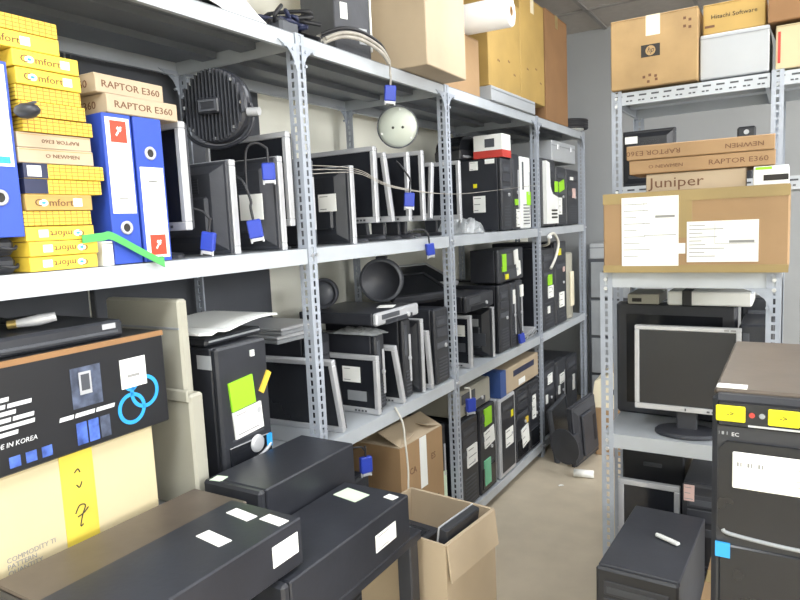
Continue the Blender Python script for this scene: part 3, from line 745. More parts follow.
o = bx(.085, .15, f_, f_ + .002, .085, .165).build('printed_picture', 'photo', t); q = bx(.102, .128, f_ - .0008, f_, .11, .155).build('printed_phone', 'silver', o); bx(.105, .125, f_ - .0014, f_ - .0006, .122, .15).build('printed_screen', 'photo', q) if False else None
bx(.106, .124, f_ - .0012, f_ - .0006, .118, .15).build('printed_screen', 'dgrey', t)
for i in range(3): bx(.087 + i * .026, .109 + i * .026, f_, f_ + .002, .012, .056).build('printed_picture', 'photo2' if i < 2 else 'photo', t)
wordbars(t, [(.055, .178, .072, .008, 3)], f_ - .0002, 'whiteink')
wordbars(t, [(-.12, -.03, .138, .0075, 2), (-.12, .01, .1255, .0075, 3), (-.12, -.02, .113, .0075, 2), (-.12, .012, .1005, .0075, 3), (-.12, .012, .088, .0075, 2), (-.12, -.02, .0755, .0075, 2)], f_ - .0002, 'whiteink', .2)
lettering(t, 'MADE IN KOREA', .0125, 'whiteink', (-.038, f_ - .0002, .055), (90, 0, 0), 1.0, shear=.2)
for i in range(3): bx(-.045 + i * .03, -.025 + i * .03, f_, f_ + .002, .012, .032).build('printed_badge', 'photo2', t)
ZP = ZC + .2345 + H + .0015
t = thing('disc_player', 'flat black device lying on the black printed carton', 'device', (-.19, .6, ZP), 89)
bx(-.26, .265, -.165, .16, 0, .036, bev=.006).build('body', 'black', t); bx(-.24, .25, -.167, -.163, .01, .016, bev=.0005).build('front_seam', 'dgrey', t)
bx(.215, .245, -.1665, -.164, .02, .031).build('badge', 'silver', t)
t = thing('jack_cable', 'black audio cable with silver plug lying on the flat black device', 'cable', (-.1, .66, ZP + .037))
for k in range(3): MB().tube(spline([(-.12, -.18, .01), (-.06, -.12 + k * .02, .014 + k * .012), (-.1, -.04, .02 + k * .018), (-.14, .05 - k * .02, .014), (-.06, .04, .012), (.01, .02, .014)], 6), .005, 7).build('lead', 'cable', t)
MB().tube([(.01, .02, .014), (.035, .05, .018), (.05, .075, .022)], [.008, .011, .009], 12).build('plug_body', 'silver', t); MB().cyl((.012, .018, .014), (.002, .006, .013), .0085, 12).build('collar', 'gold', t)
t = thing('glasses_cable', 'looped grey cable on the flat black device at the left edge', 'cable', (-.07, .54, ZP + .037))
MB().tube([(.05 * math.cos(R(a)), .075 * math.sin(R(a)), .02 + .015 * math.cos(R(a))) for a in range(0, 361, 15)], .0045, 7, False).build('loop', 'greywrap', t)
t = thing('printer_casing', 'beige grey plastic casing standing behind the black printed carton', 'casing', (-.055, 1.01, ZC + .001))
bx(-.22, .05, -.014, .014, .25, .5, bev=.006).build('upper_panel', 'beige', t)
bx(-.22, .072, -.022, .02, 0, .28, bev=.006).build('lower_body', 'beige', t)
bx(-.2, .071, -.028, -.02, .262, .292, bev=.004).build('ridge', 'beige', t); bx(-.2, .045, -.0155, -.013, .43, .435).build('panel_seam', 'grey', t)

t = tw('black tower with lime note and white paper on its front, lower shelf', 1.095, 1.27, ZC + .001, .365, .4, -.002, 4,
       stickers=[(('front', -.015, .24, .083, .075), dict(mat='lime', label='lime green note', rot=5)), (('front', .0, .165, .1, .07), dict(label='white paper', rot=4, lines=2)), (('left', .155, .33, .05, .035), dict(mat='lgrey', label='grey label')),
                 (('front', .07, .25, .016, .06), dict(mat='yellow', label='yellow leaf sticker', rot=-35)), (('front', .07, .09, .02, .035), dict(mat='blue2', label='blue badge')), (('front', .03, .335, .012, .016), dict(mat='white', label='white dot'))])
b = MB(); b.x = Matrix.Translation((.025, -.206, .095)) @ Matrix.Rotation(R(90), 4, 'X'); b.lathe([(0, .003), (.012, .004), (.022, .002), (.024, -.002)], 20, True); b.build('round_dial', 'silver', t)
b = MB(); b.tube(spline([(-.07, -.203, .045), (-.02, -.206, .05), (.04, -.206, .062), (.075, -.203, .08)]), .005, 8); b.build('chrome_arc', 'silver', t)
t = thing('router', 'black flat router on the tower with the lime note', 'device', (-.15, 1.2, ZC + .368), 95)
bx(-.11, .11, -.1, .1, 0, .02, bev=.006).build('body', 'black', t); bx(-.1, .1, -.1012, -.099, .01, .015).build('light_strip', 'grey', t)
t = thing('scanner_lid', 'white curved scanner lid lying on the black router', 'lid', (-.15, 1.2, ZC + .3895), (0, 0, 92)); t.scale = (.85, .85, .85)
b = MB(); n = 14; pr = [(-.17 + .34 * i / n, .012 + .022 * abs(math.sin(math.pi * 1.0 * (i / n - .32))) - .012 * (i < 3)) for i in range(n + 1)]
b.prism([(x, z) for x, z in pr] + [(x, z + .007) for x, z in reversed(pr)], -.15, .13); b.build('panel', 'white', t); bx(-.06, .03, .12, .14, .0, .02, bev=.003).build('hinge', 'grey', t)
# ---------------------------------------------------------------- lower shelf, second bay
scr('silver framed monitor leaning forward behind the first front post, lower shelf', 1.6, ZC + .003, .36, .245, -.01, (11, 0, 4), 0)
pc_tower('black computer set back behind the silver monitor at the first front post', .13, .27, .282, (-.335, 1.735, ZC + .001), 90, 0)
tw('slim black computer behind the monitor with two labels on its screen', 1.85, 1.905, ZC + .001, .268, .36, -.04, 1)
for k in range(2):
    t = thing('laptop', ['lower closed silver laptop behind the first front post', 'upper closed silver laptop behind the first front post'][k], 'laptop', (-.34, 1.65, ZC + .2845 + k * .026), 86 + 5 * k)
    bx(-.1, .1, -.14, .14, 0, .013, bev=.003).build('base', 'grey', t); bx(-.1, .1, -.14, .14, .0145, .025, bev=.003).build('lid', 'silver', t)
crumple('crumpled shiny bubble wrap under the flat silver-fronted computer', 'bubble_wrap', 'plastic', .2, .09, .026, (-.13, 1.877, ZC + .271), (0, 0, 0), 'wrap', 12)
scr('silver framed monitor with two labels on its screen, lower second bay', 1.815, ZC + .002, .33, .205, -.008, (0, 0, 0), 0, deep=.03, stickers=[(('front', .055, .135, .075, .055), dict(label='white paper label', lines=2)), (('front', .075, .06, .08, .035), dict(mat='grey', label='grey label'))])
scr('silver edged monitor tipped forward behind the one with two labels', 1.975, ZC + .003, .31, .225, -.004, (13, 0, 0), 0, deep=.035)
tw('black computer under the flat silver-fronted one, lower shelf', 2.02, 2.075, ZC + .001, .298, .36, -.03, 1)
back('back of the black monitor with white label and rounded top, lower shelf', 2.13, ZC + .002, .33, .285, -.012, shell='black', deep=.042, stickers=[(('back', .115, .15, .045, .045), dict(label='white paper label', lines=2))])
scr('silver edged monitor tipped back left of the second front post, lower shelf', 2.192, ZC + .003, .3, .235, -.004, (6, 0, 0), 0, deep=.03)
tw('black computer with a pale top edge beside the second front post, lower shelf', 2.235, 2.35, ZC + .001, .305, .4, -.012, 0)
t = pc_tower('flat black computer with a silver front edge lying on the monitors, lower shelf', .3, .33, .046, (-.165, 1.945, ZC + .307), 92, 3, face='silver', name='desktop_computer', stickers=[(('top', .04, -.09, .07, .06), dict(label='white paper label', rot=20))])
t = thing('headset_hoop', 'large round black hood standing behind the flat silver-fronted computer', 'speaker', (-.16, 2.1, ZC + .307 + .0465 + .086), (0, 0, 20))
b = MB(); b.x = Matrix.Rotation(R(90), 4, 'X'); b.lathe([(0, .0), (.065, .005), (.072, .03), (.083, .032), (.084, .0), (.07, -.03), (0, -.035)], 32, True); b.build('hood', 'black2', t)
b = MB(); b.x = Matrix.Rotation(R(90), 4, 'X'); b.lathe([(.074, .034), (.084, .034), (.0845, .028), (.074, .028), (.074, .034)], 32, True); b.build('rim', 'dgrey', t)
bx(-.02, .02, -.02, .02, .08, .092, bev=.004).build('clip', 'black', t)
t = thing('small_hood', 'smaller round black speaker behind the first front post', 'speaker', (-.28, 1.88, ZC + .307 + .0465 + .057), (0, 0, 25))
b = MB(); b.x = Matrix.Rotation(R(90), 4, 'X'); b.lathe([(0, .005), (.045, .008), (.05, .02), (.055, .02), (.055, -.02), (0, -.03)], 28, True); b.build('hood', 'black2', t)
b = MB(); b.x = Matrix.Rotation(R(90), 4, 'X'); b.lathe([(0, .0085), (.042, .011), (.042, .007), (0, .005)], 20, True); b.build('cone', 'dgrey', t)
t = monitor('black monitor lying face down on the computers left of the second front post', .3, .25, (-.12, 2.36, ZC + .385), (-72, 0, 62), 'black2', deep=.05); rest(t, ZC + .3065)
t = monitor('black monitor with a pale edge lying tilted right of the second front post', .32, .25, (-.24, 2.66, ZC + .362), (-70, 0, 70), 'silver', deep=.05); rest(t, ZC + .3225)
# ---------------------------------------------------------------- lower shelf, third and far bay
scr('silver edged monitor with labelled screen right of the second post, lower shelf', 2.575, ZC + .002, .32, .235, -.012, (0, 0, 0), 0, stickers=[(('front', .1, .165, .06, .05), dict(label='white paper label', lines=2)), (('front', .1, .09, .06, .04), dict(mat='dgrey', label='grey label'))])  # the dark grey patch paints a reflection on the screen
back('back of the black monitor with a pale label, lower third bay', 2.815, ZC + .002, .33, .24, -.012, shell='black', stickers=[(('back', .08, .17, .06, .035), dict(mat='lgrey', label='pale label', lines=2)), (('back', .1, .09, .09, .06), dict(mat='dgrey', label='grey window'))])
pc_tower('flat black computer lying over the monitors in the lower third bay', .3, .34, .075, (-.19, 2.69, ZC + .246), 90, 3, name='desktop_computer')
tw('large black tower in the middle of the lower third bay', 2.89, 3.02, ZC + .001, .332, .42, -.012, 0)
tw('slim black tower with white tag, middle of three on the lower third bay', 3.03, 3.1, ZC + .001, .33, .4, -.008, 1, stickers=[(('front', .0, .26, .03, .07),)])
tw('slim black tower with white tag, right of three on the lower third bay', 3.11, 3.19, ZC + .001, .335, .4, -.006, 1, stickers=[(('front', .02, .28, .04, .06),)])
t = pc_tower('black computer with green and white labels lying on top of three slim towers', .33, .15, .165, (-.087, 3.06, ZC + .339), 90, 3, name='desktop_computer', stickers=[(('front', -.1, .1, .05, .085), dict(mat='lime', label='lime green label')), (('front', .06, .12, .05, .07), dict(rot=8)), (('front', .09, .06, .05, .07), dict(rot=8)), (('front', -.07, .03, .04, .025), dict(mat='sunny', label='yellow sticker'))])
for k in range(3):
    t = thing('disc_drive', ['grey disc drive lying flat left of the third front post', 'grey disc drive leaning on the others left of the third front post', 'grey disc drive nearest to the third front post'][k], 'drive', (-.1, 3.245 + k * .076, ZC + .003), [(0, 0, 89), (0, -10, 90), (0, -16, 90)][k])
    bx(-.035, .035, -.08, .08, 0, .036, bev=.002).build('body', 'silver', t); bx(-.034, .034, -.083, -.079, .003, .033, bev=.001).build('front', 'grey', t); bx(-.02, .02, -.085, -.082, .014, .018).build('slot', 'ink', t); t.scale = (.9, 1, 1); rest(t, ZC)
vga('blue plug lying at the lower shelf edge below the slim towers', (.018, 3.09, ZC + .07), (0, -10, 70), [(0, 0, .04), (.003, .005, .07), (.012, .02, .11)], 1.1)
t = tw('tall black tower with green and white stickers, right of the third post, lower shelf', 3.51, 3.73, ZC + .001, .47, .4, -.01, 0, stickers=[(('front', .02, .29, .07, .06), dict(mat='lime', label='lime green sticker')), (('front', .03, .22, .09, .07), dict(lines=3)), (('front', -.01, .12, .035, .04),)])
t2 = tw('black tower with yellow stickers near the far end of the lower shelf', 3.75, 3.96, ZC + .001, .5, .4, -.01, 0, stickers=[(('front', -.03, .44, .05, .04), dict(mat='sunny', label='yellow sticker')), (('front', .0, .15, .09, .09), dict(lines=3)), (('front', .05, .33, .03, .03), dict(mat='pink', label='pale sticker'))])
t = thing('beige_tube', 'tall beige plastic casing at the far end of the lower shelf', 'casing', (-.12, 4.09, ZC + .001))
b = MB(); b.x = Matrix.Diagonal((1, .85, 1, 1)); b.lathe([(0, 0), (.1, 0), (.106, .01), (.106, .41), (.1, .42), (0, .42)], 24, True); b.build('casing', 'beige', t); bx(.1, .112, -.03, .03, .08, .3, bev=.003).build('panel', 'cream', t)
t = thing('white_cable', 'white cable looping by the third front post', 'cable', (0, 0, 0))
MB().tube(spline([(-.06, 3.64, ZC + .485), (.0, 3.6, ZC + .5), (.018, 3.56, ZC + .545), (.02, 3.64, ZC + .555), (.02, 3.72, ZC + .5), (.016, 3.68, ZC + .42), (.012, 3.6, ZC + .36)], 7), .008, 8).build('lead', 'wcable', t)
bx(.008, .03, 3.55, 3.58, ZC + .53, ZC + .548, bev=.004).build('plug', 'white', t)

# ---------------------------------------------------------------- bottom shelf of the long rack
t = tw('black tower with a green label under the lower shelf, beside the brown carton', 1.52, 1.74, ZD + .001, .43, .42, -.02, 0, stickers=[(('front', .0, .33, .06, .1), dict(mat='lime', label='lime green label')), (('front', -.05, .3, .03, .05), dict(mat='mustard', label='brown label'))])
vga('blue plug hanging over the green label under the lower shelf', (.012, 1.68, .6), (0, 0, 60), [(0, 0, .02), (-.014, 0, .035), (-.05, 0, .04)], 1.2)
W, D, H = .31, .26, .45
t = thing('carton', 'brown carton with raised flaps and white tape under the lower shelf', 'box', (-.14, 2.095, ZD + .001), 88)
b = MB(); e = .005
for a in ((-W / 2, W / 2, -D / 2, -D / 2 + e), (-W / 2, W / 2, D / 2 - e, D / 2), (-W / 2, -W / 2 + e, -D / 2 + e, D / 2 - e), (W / 2 - e, W / 2, -D / 2 + e, D / 2 - e)): b.box(*a, 0, H)
b.box(-W / 2 + e, W / 2 - e, -D / 2 + e, D / 2 - e, 0, e); b.build('body', 'kraft', t)
for (lx, ly, rz, ang, ln) in ((0, -D / 2, 0, 55, W), (0, D / 2, 180, 20, W), (-W / 2, 0, -90, 28, D), (W / 2, 0, 90, 35, D)):
    o = bx(-ln / 2 + .004, ln / 2 - .004, 0, .11, 0, .004, bev=.001).build('flap', 'kraft2', t); o.location = (lx, ly, H); o.rotation_euler = (R(ang * .45), 0, R(rz))
bx(-.02, .03, -D / 2 - .001, -D / 2, H - .2, H).build('tape', 'white', t, 'white tape strip')
lettering(t, 'CA', .035, 'brownink', (-.07, -D / 2 - .0004, H - .11), (90, 0, 0), 1.0); lettering(t, 'ES', .035, 'brownink', (.08, -D / 2 - .0004, H - .1), (90, 0, 0), 1.0)
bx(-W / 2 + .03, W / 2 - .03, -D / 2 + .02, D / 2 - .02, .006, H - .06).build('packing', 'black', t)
b = MB()
for u in (.03, .09): b.prism([(u - .022, .16), (u + .016, .165), (u + .022, .185)], -D / 2 - .0008, -D / 2 + .0005)
b.build('printed_mark', 'ink', t)
vga('blue plug on a white lead hanging in front of the brown carton', (.03, 1.91, .38), (0, 0, 40), [(.002, 0, .1), (-.004, .0, .2), (-.01, .0, .27), (-.035, .0, .33)], 1.2, 'wcable')
tw('black tower with white tag behind the second front post, bottom shelf', 2.275, 2.36, ZD + .001, .42, .4, -.05, 1, stickers=[(('front', .0, .16, .06, .12), dict(mat='greenpaper', label='pale tag'))])
tw('black tower with a white label right of the second front post, bottom shelf', 2.42, 2.6, ZD + .001, .4, .42, -.012, 0, stickers=[(('front', .02, .23, .1, .09), dict(lines=3))])
tw('black tower with green, white and teal labels on the bottom shelf', 2.615, 2.79, ZD + .001, .41, .42, -.008, 2, stickers=[(('front', .0, .36, .08, .08), dict(mat='lime', label='lime green label')), (('front', .01, .26, .11, .08), dict(lines=3, rot=6)), (('front', -.02, .1, .07, .12), dict(mat='teal', label='teal label'))])
t = pc_tower('flat beige computer lying on two towers under the lower shelf', .34, .36, .12, (-.2, 2.6, ZD + .414), 90, 3, body='beige', face='beige', name='desktop_computer')
vga('blue plug hanging in front of the flat beige computer', (.016, 2.48, .59), (0, 0, 60), [(0, 0, .025), (-.004, .0, .045), (-.03, 0, .05)], 1.3, 'wcable')
t = tw('tower with a bright silver surround and dark front on the bottom shelf', 2.83, 3.03, ZD + .001, .4, .42, -.0, 0, body='silver', face='silver')
bx(-.08, .08, -.2125, -.209, .03, .385).build('front_inlay', 'black', t, 'black front inlay')
sticker(t, (.2, .425, .4), 'front', .01, .19, .1, .09, lines=3); sticker(t, (.2, .425, .4), 'front', .05, .3, .03, .035, 'sunny', 'yellow sticker')
tw('black tower with a slanted white label right of the silver one, bottom shelf', 3.06, 3.24, ZD + .001, .39, .42, -.008, 2, stickers=[(('front', .03, .12, .1, .1), dict(lines=3, rot=8)), (('front', .06, .2, .03, .03), dict(mat='yellow', label='yellow sticker'))])
tw('black tower with a tall white label left of the third post, bottom shelf', 3.25, 3.415, ZD + .001, .385, .42, -.008, 2, stickers=[(('front', -.01, .24, .05, .13), dict(lines=3))])
t = thing('drive_carton', 'tan carton with blue end lying on the bottom shelf towers', 'box', (-.15, 3.13, ZD + .403), 90)
bx(-.27, .27, -.145, .145, 0, .125, bev=.003).build('body', 'kraft2', t)
bx(-.2715, -.2, -.1462, .1462, .0, .1262).build('blue_end', 'blueb', t, 'blue printed end')
bx(-.1, .2, -.1465, -.144, .07, .1).build('dark_stripe', 'navy', t); bx(-.03, .06, -.147, -.144, .01, .04).build('sticker', 'paper', t, 'white sticker')
for k, (a, b_, lab) in enumerate(((3.48, 3.7, 'black tower with a white sticker right of the third post, bottom shelf'), (3.72, 3.92, 'black tower second right of the third post, bottom shelf'), (3.94, 4.16, 'black tower at the far end of the bottom shelf'))):
    tw(lab, a, b_, ZD + .001, .42 - .02 * k, .42, -.012, k % 2, stickers=[(('front', .02, .33 - .05 * k, .08, .06), dict(lines=2)), (('front', -.04, .22, .03, .05),)] if k < 2 else [(('front', .03, .2, .04, .1),)])
# ---------------------------------------------------------------- floor at the far end of the aisle
t = monitor('grey framed panel leaning on the rack foot at the far end of the aisle', .36, .3, (.09, 3.55, .003), (-8, 0, 94), 'dgrey', deep=.03, fr=.01); rest(t, 0)
t = monitor('black monitor lying on its side on the floor, round stand toward the aisle', .34, .25, (.172, 3.23, .2), (0, -82, -104), 'black2', deep=.05, lift=.1, base=(.1, .085)); rest(t, 0)
t = thing('paper_scrap', 'small white paper scrap on the floor in the aisle', 'paper', (.215, 3.08, .0005), (0, 0, 30)); MB().tube([(-.012, 0, .004), (0, .003, .006), (.012, 0, .004)], .004, 6).build('crumple', 'paper', t)
t = thing('paper_roll', 'white paper roll on the floor by the right rack post', 'roll', (.285, 3.24, .021), (0, 90, 10)); MB().lathe([(.006, -.05), (.02, -.05), (.02, .05), (.006, .05), (.006, -.05)], 18, True).build('roll', 'paper', t); MB().lathe([(.005, -.05), (.006, -.05), (.006, .05), (.005, .05)], 10).build('core', 'kraft', t)
carton('brown carton on the floor beyond the right racks', .42, .35, .27, (.455, 3.78, .0005), 3, 'kraft', 'tape')
t = thing('printer', 'cream plastic printer on the brown carton beyond the right racks', 'printer', (.44, 3.78, .272), 3)
b = MB(); b.prism([(-.22, 0), (.22, 0), (.2, .15), (.12, .19), (-.12, .19), (-.2, .15)], -.16, .16); b.build('body', 'cream', t)
bx(-.12, .12, -.165, -.155, .08, .11, bev=.002).build('paper_slot', 'ink', t); bx(-.15, .15, -.1, .12, .188, .2, bev=.003).build('lid', 'kraft2', t)
t = thing('filing_cabinet', 'grey steel drawer cabinet against the far wall', 'cabinet', (.36, 4.56, .0005))
bx(-.34, .34, -.21, .22, 0, 1.06, bev=.003).build('body', 'dgrey', t)
for k in range(4):
    o = bx(-.32, .32, -.228, -.212, .04 + k * .255, .275 + k * .255, bev=.003).build('drawer', 'grey', t); bx(-.06, .06, -.242, -.228, .17 + k * .255, .19 + k * .255, bev=.003).build('handle', 'silver', o)
t = thing('metal_case', 'pale grey metal case on the drawer cabinet by the far wall', 'case', (.33, 4.55, 1.062)); bx(-.3, .3, -.2, .2, 0, .1, bev=.004).build('body', 'lgrey', t); bx(-.3, .3, -.2012, -.199, .07, .074).build('lid_seam', 'dgrey', t)

# ---------------------------------------------------------------- the two racks on the right
def small_rack(label, x0, x1, y0, y1, h, levels, slotted, xm=()):
    t = thing('shelving_rack', label, 'shelving', (0, 0, 0))
    for x, sx in [(x0, 1), (x1, -1)] + [(q, 1) for q in xm]:
        slotted_angle('post', h, t, (x, y0, 0), sx, 1); slotted_angle('rear_post', h, t, (x, y1, 0), sx, -1)
    xs = [x0] + list(xm) + [x1]
    for z in levels:
        for a, b_ in zip(xs, xs[1:]): shelf_deck(t, a + .004, b_ - .004, y0 + .003, y1 - .003, z, .045, 'x', slotted)
        for x in (x0 + .018, x1 - .018):
            m_ = MB()
            for q in (-.018, .01): m_.cyl((x, y0 - .006, z - .03 + q), (x, y0 + .003, z - .03 + q), .006, 6)
            m_.build('bolt', 'bolt', t)
    return t
r1 = small_rack('low blue-grey slotted rack at the right end of the aisle', .68, 1.17, 2.05, 2.51, 1.172, (1.17, .655, .12), False)
gusset(r1, (1.15, 2.048, 1.127), -1, 'y')
r2 = small_rack('tall blue-grey rack with slotted beams behind the low right rack', .6, 1.66, 2.56, 2.98, 1.8, (1.793, 1.45, .12), True, (1.12,))
# on top of the low rack
t = carton('large taped brown carton with two white shipping labels on the low rack', .485, .36, .235, (.942, 2.2, 1.1735), 0, 'kraft', 'tape')
b = MB()
for a in ((-.236, .236, -.182, -.179, .205, .236), (-.236, .236, -.182, -.179, 0, .022), (-.03, .005, -.1815, -.179, .1, .21)): b.box(a[0] * 1.03, a[1] * 1.03, *a[2:])
b.build('edge_tape', 'tape', t)
def ship(t, x0, x1, z0, z1, f):
    o = bx(x0, x1, f - .0012, f + .0005, z0, z1).build('shipping_label', 'paper', t, 'white shipping label'); l = MB(); random.seed(int(x0 * 1000))
    for k in range(9):
        z = z1 - (z1 - z0) * (.1 + .85 * k / 9); l.box(x0 + .006, x0 + .006 + (x1 - x0) * random.uniform(.15, .5), f - .0017, f - .001, z - .001, z + .001)
    l.box(x0 + (x1 - x0) * .4, x0 + (x1 - x0) * .405, f - .0017, f - .001, z0 + (z1 - z0) * .45, z1 - .006); l.box(x0 + (x1 - x0) * .4, x1 - .006, f - .0017, f - .001, z0 + (z1 - z0) * .44, z0 + (z1 - z0) * .45)
    l.box(x1 - (x1 - x0) * .4, x1 - .01, f - .0017, f - .001, z1 - .062, z1 - .055); l.build('print_lines', 'greyink', o); return o
ship(t, -.188, -.03, .02, .222, -.182); ship(t, -.008, .172, .03, .145, -.182)
bx(-.03, -.012, -.1835, -.181, .055, .085).build('paper_tag', 'paper', t)
t = raptor('brown box with thin black lettering on the large labelled carton', (.938, 2.2, 1.4105), 3, .268, .2, .053, [('front', 'Juniper', -.05, .042, 0)], 'kraft2')
raptor('lower long brown box above the thin-lettered one, right rack', (.95, 2.2, 1.4655), 3, .385, .22, .041, [('front', 'RAPTOR E360', .1, .02, 0), ('front', 'O NEWMEN', -.09, .014, 0)], 'kraft')
raptor('upper long brown box above the thin-lettered one, right rack', (.945, 2.195, 1.508), 3.5, .39, .22, .041, [('front', 'RAPTOR E360', -.12, .02, 1), ('front', 'NEWMEN', .12, .018, 1)], 'kraft')
t = thing('white_carton', 'white and green box at the right end of the large labelled carton', 'box', (1.14, 2.2, 1.4105), 0); bx(-.045, .04, -.11, .12, 0, .052, bev=.002).build('body', 'white', t)
bx(-.04, .0, -.1112, -.109, .043, .05).build('green_band', 'lime', t, 'green band'); bx(-.02, .04, -.1112, -.109, .012, .028).build('dark_band', 'ink', t)
# lower deck of the low rack
t = monitor('silver framed flat monitor on its black stand on the low rack', .3, .268, (.92, 2.125, .657), (0, 0, 0), 'silver', lift=.075, base=(.095, .07), fr=.014)
wordbars(t, [(.105, .14, .336, .005, 2)], -.0144, 'greyink', 0); bx(-.002, .002, -.0152, -.0135, .08, .088).build('power_light', 'dgrey', t)
t = thing('crt_monitor', 'large black tube monitor behind the silver framed one on the low rack', 'monitor', (.86, 2.36, .657), (0, 0, -3))
b = MB(); b.box(-.185, .19, -.07, -.03, .0, .39, bev=.008); b.build('front_frame', 'black2', t); b = MB(); b.frustum((-.17, .17, .01, .38), (-.12, .12, .05, .3), -.03, .14); b.build('rear_shell', 'black', t)
bx(-.15, .15, -.073, -.068, .04, .35).build('screen', 'gloss', t); bx(-.12, .12, -.05, .1, -.0, .012).build('foot', 'black', t)
b = thing('white_device', 'long white device strapped on top of the tube monitor, low rack', 'device', (.972, 2.33, 1.048), (0, 0, 0)); bx(-.125, .118, -.09, .09, 0, .045, bev=.004).build('body', 'white', b); bx(-.08, -.052, -.094, .094, -.001, .049, bev=.002).build('strap', 'cable', b, 'black strap')
b = thing('white_device', 'short pale device at the left on top of the tube monitor', 'device', (.765, 2.33, 1.048), (0, 0, 0)); bx(-.045, .055, -.08, .08, 0, .034, bev=.003).build('body', 'beige', b); bx(-.03, .0, -.082, -.079, .008, .02).build('port', 'ink', b)
tw2 = pc_tower('black computer with a grey edge between the silver monitor and right post', .085, .24, .35, (1.105, 2.265, .657), 0, 1, face='black')
t = thing('black_case', 'tall black case at the right rear of the low rack deck', 'case', (1.1, 2.44, .657)); bx(-.05, .065, -.04, .04, 0, .4, bev=.006).build('body', 'black', t); bx(-.03, .04, -.043, -.039, .34, .36, bev=.001).build('slot', 'dgrey', t)
# bottom deck of the low rack
t = monitor('pale framed monitor below the deck of the low rack', .19, .33, (.81, 2.13, .121), (0, 0, 0), 'silver', lift=.034, fr=.018)
tw3 = pc_tower('black tower with a pink label below the deck of the low rack', .14, .38, .39, (.985, 2.28, .121), 0, 0, stickers=[(('front', -.05, .365, .03, .05), dict(mat='pink', label='pale pink label', lines=3))])
t = thing('black_case', 'black case behind the pale framed monitor, low rack bottom', 'case', (.8, 2.35, .121)); bx(-.1, .1, -.1, .1, 0, .42, bev=.006).build('body', 'black', t); bx(-.03, .03, -.105, -.1, .37, .385, bev=.003).build('handle', 'dgrey', t)
# tall rack contents
t = back('black monitor back with white label on the tall right rack', 2.66, 1.4515, .19, .21, .81, shell='black', frame='black2', stickers=[(('back', -.055, .172, .045, .026), dict(label='white label'))])
t = thing('web_camera', 'small black camera on the middle level of the tall right rack', 'camera', (1.04, 2.72, 1.4515)); bx(-.03, .03, -.02, .02, .05, .19, bev=.006).build('body', 'black', t); bx(-.022, .022, -.018, .018, 0, .05, bev=.004).build('foot', 'black', t)
q = MB(); q.x = Matrix.Translation((0, -.02, .17)) @ Matrix.Rotation(R(90), 4, 'X'); q.lathe([(0, .005), (.008, .005), (.009, 0)], 14); q.build('lens', 'silver', t)
W, D, H = .293, .36, .245
t = carton('worn tan carton with round black logo on the tall right rack', W, D, H, (.75, 2.72, 1.801), 0, 'hpcard', 'ctape', seam='y')
o = bx(-.04, .024, -D / 2 - .001, -D / 2 + .001, H * .5 - .02, H * .5 + .022).build('logo', 'ink', t, 'black logo patch')
q = MB(); q.x = Matrix.Translation((-.008, -D / 2 - .001, H * .5 + .001)) @ Matrix.Rotation(R(90), 4, 'X'); q.lathe([(0, .0006), (.017, .0006), (.017, -.0002)], 28); q.build('logo_disc', 'hpcard', o)
lettering(t, 'hp', .026, 'ink', (-.008, -D / 2 - .0018, H * .5 + .003), (90, 0, 0), .9, shear=.3)
for u, v in ((.105, .87), (.122, .84), (.105, .76), (.122, .74), (-.03, .14), (-.01, .16), (.01, .14), (-.015, .07), (.012, .09)):
    bx(u - .005, u + .004, -D / 2 - .001, -D / 2 + .001, H * v - .005, H * v + .004).build('printed_mark', 'brownink', t)
t = thing('grey_case', 'plain light grey case right of the logo carton, tall rack', 'case', (1.006, 2.74, 1.801)); bx(-.106, .106, -.17, .17, 0, .15, bev=.004).build('body', 'lgrey', t); bx(-.106, .106, -.1712, -.169, .135, .138).build('lid_seam', 'grey', t)
t = carton('yellowish carton with black software lettering on the grey case', .19, .3, .1, (1.004, 2.73, 1.9525), 0, 'mustard', 'ctape'); lettering(t, 'Hitachi Software', .02, 'ink', (.0, -.1506, .056), (90, 0, 0), 1.05); wordbars(t, [(-.09, -.055, .026, .008, 1)], -.1506, 'brownink', 0)
carton('yellow-tan carton at the top right on the tall rack', .34, .34, .14, (1.3, 2.74, 1.801), 0, 'creamcard', 'ctape', stickers=[(('front', -.16, .07, .008, .1), dict(mat='redbox', label='red edge mark'))])
t = carton('big brown carton in the upper right corner of the photo', .46, .34, .3, (1.345, 2.72, 1.953), -3, 'kraftdark', 'tape')
t = thing('wrap_roll', 'tall roll of clear plastic wrap standing at the right edge', 'roll', (1.268, 1.86, .0005)); b = MB(); n = 30
b.lathe([(.02, 0), (.055, 0)] + [(.055 + .004 * mnoise.noise(Vector((0, 0, i * .7))), i * 1.86 / n) for i in range(n + 1)] + [(.02, 1.86), (.02, 0)], 24); b.build('roll', 'wrap', t)
MB().lathe([(.016, -.0), (.019, 0), (.019, 1.88), (.016, 1.88), (.016, 0)], 16).build('core', 'kraftdark', t)

# ---------------------------------------------------------------- foreground stacks of computers
t = thing('packing_table', 'low table under the foreground computers', 'table', (.24, .905, .0005))
bx(-.215, .165, -.47, .445, .555, .58, bev=.003).build('tabletop', 'bmetal', t)
for sx, sy in ((-.19, -.44), (.14, -.44), (-.19, .415), (.14, .415)): bx(sx - .02, sx + .02, sy - .02, sy + .02, 0, .555, bev=.003).build('leg', 'bmetal', t)
def flat(label, x0, x1, y0, y1, z0, z1, rz=0, **k):
    return pc_tower(label, x1 - x0, y1 - y0, z1 - z0, ((x0 + x1) / 2, (y0 + y1) / 2, z0), rz, 3, name='desktop_computer', **k)
flat('black computer lying with a pale label at its near corner, foreground', .035, .212, .99, 1.345, .581, .781, stickers=[(('top', -.06, -.155, .03, .03), dict(mat='greenpaper', label='pale label', rot=10))])
flat('dusty brown-topped black computer in the lower left foreground', .035, .2, .5, .965, .581, .772, body='brownmetal')
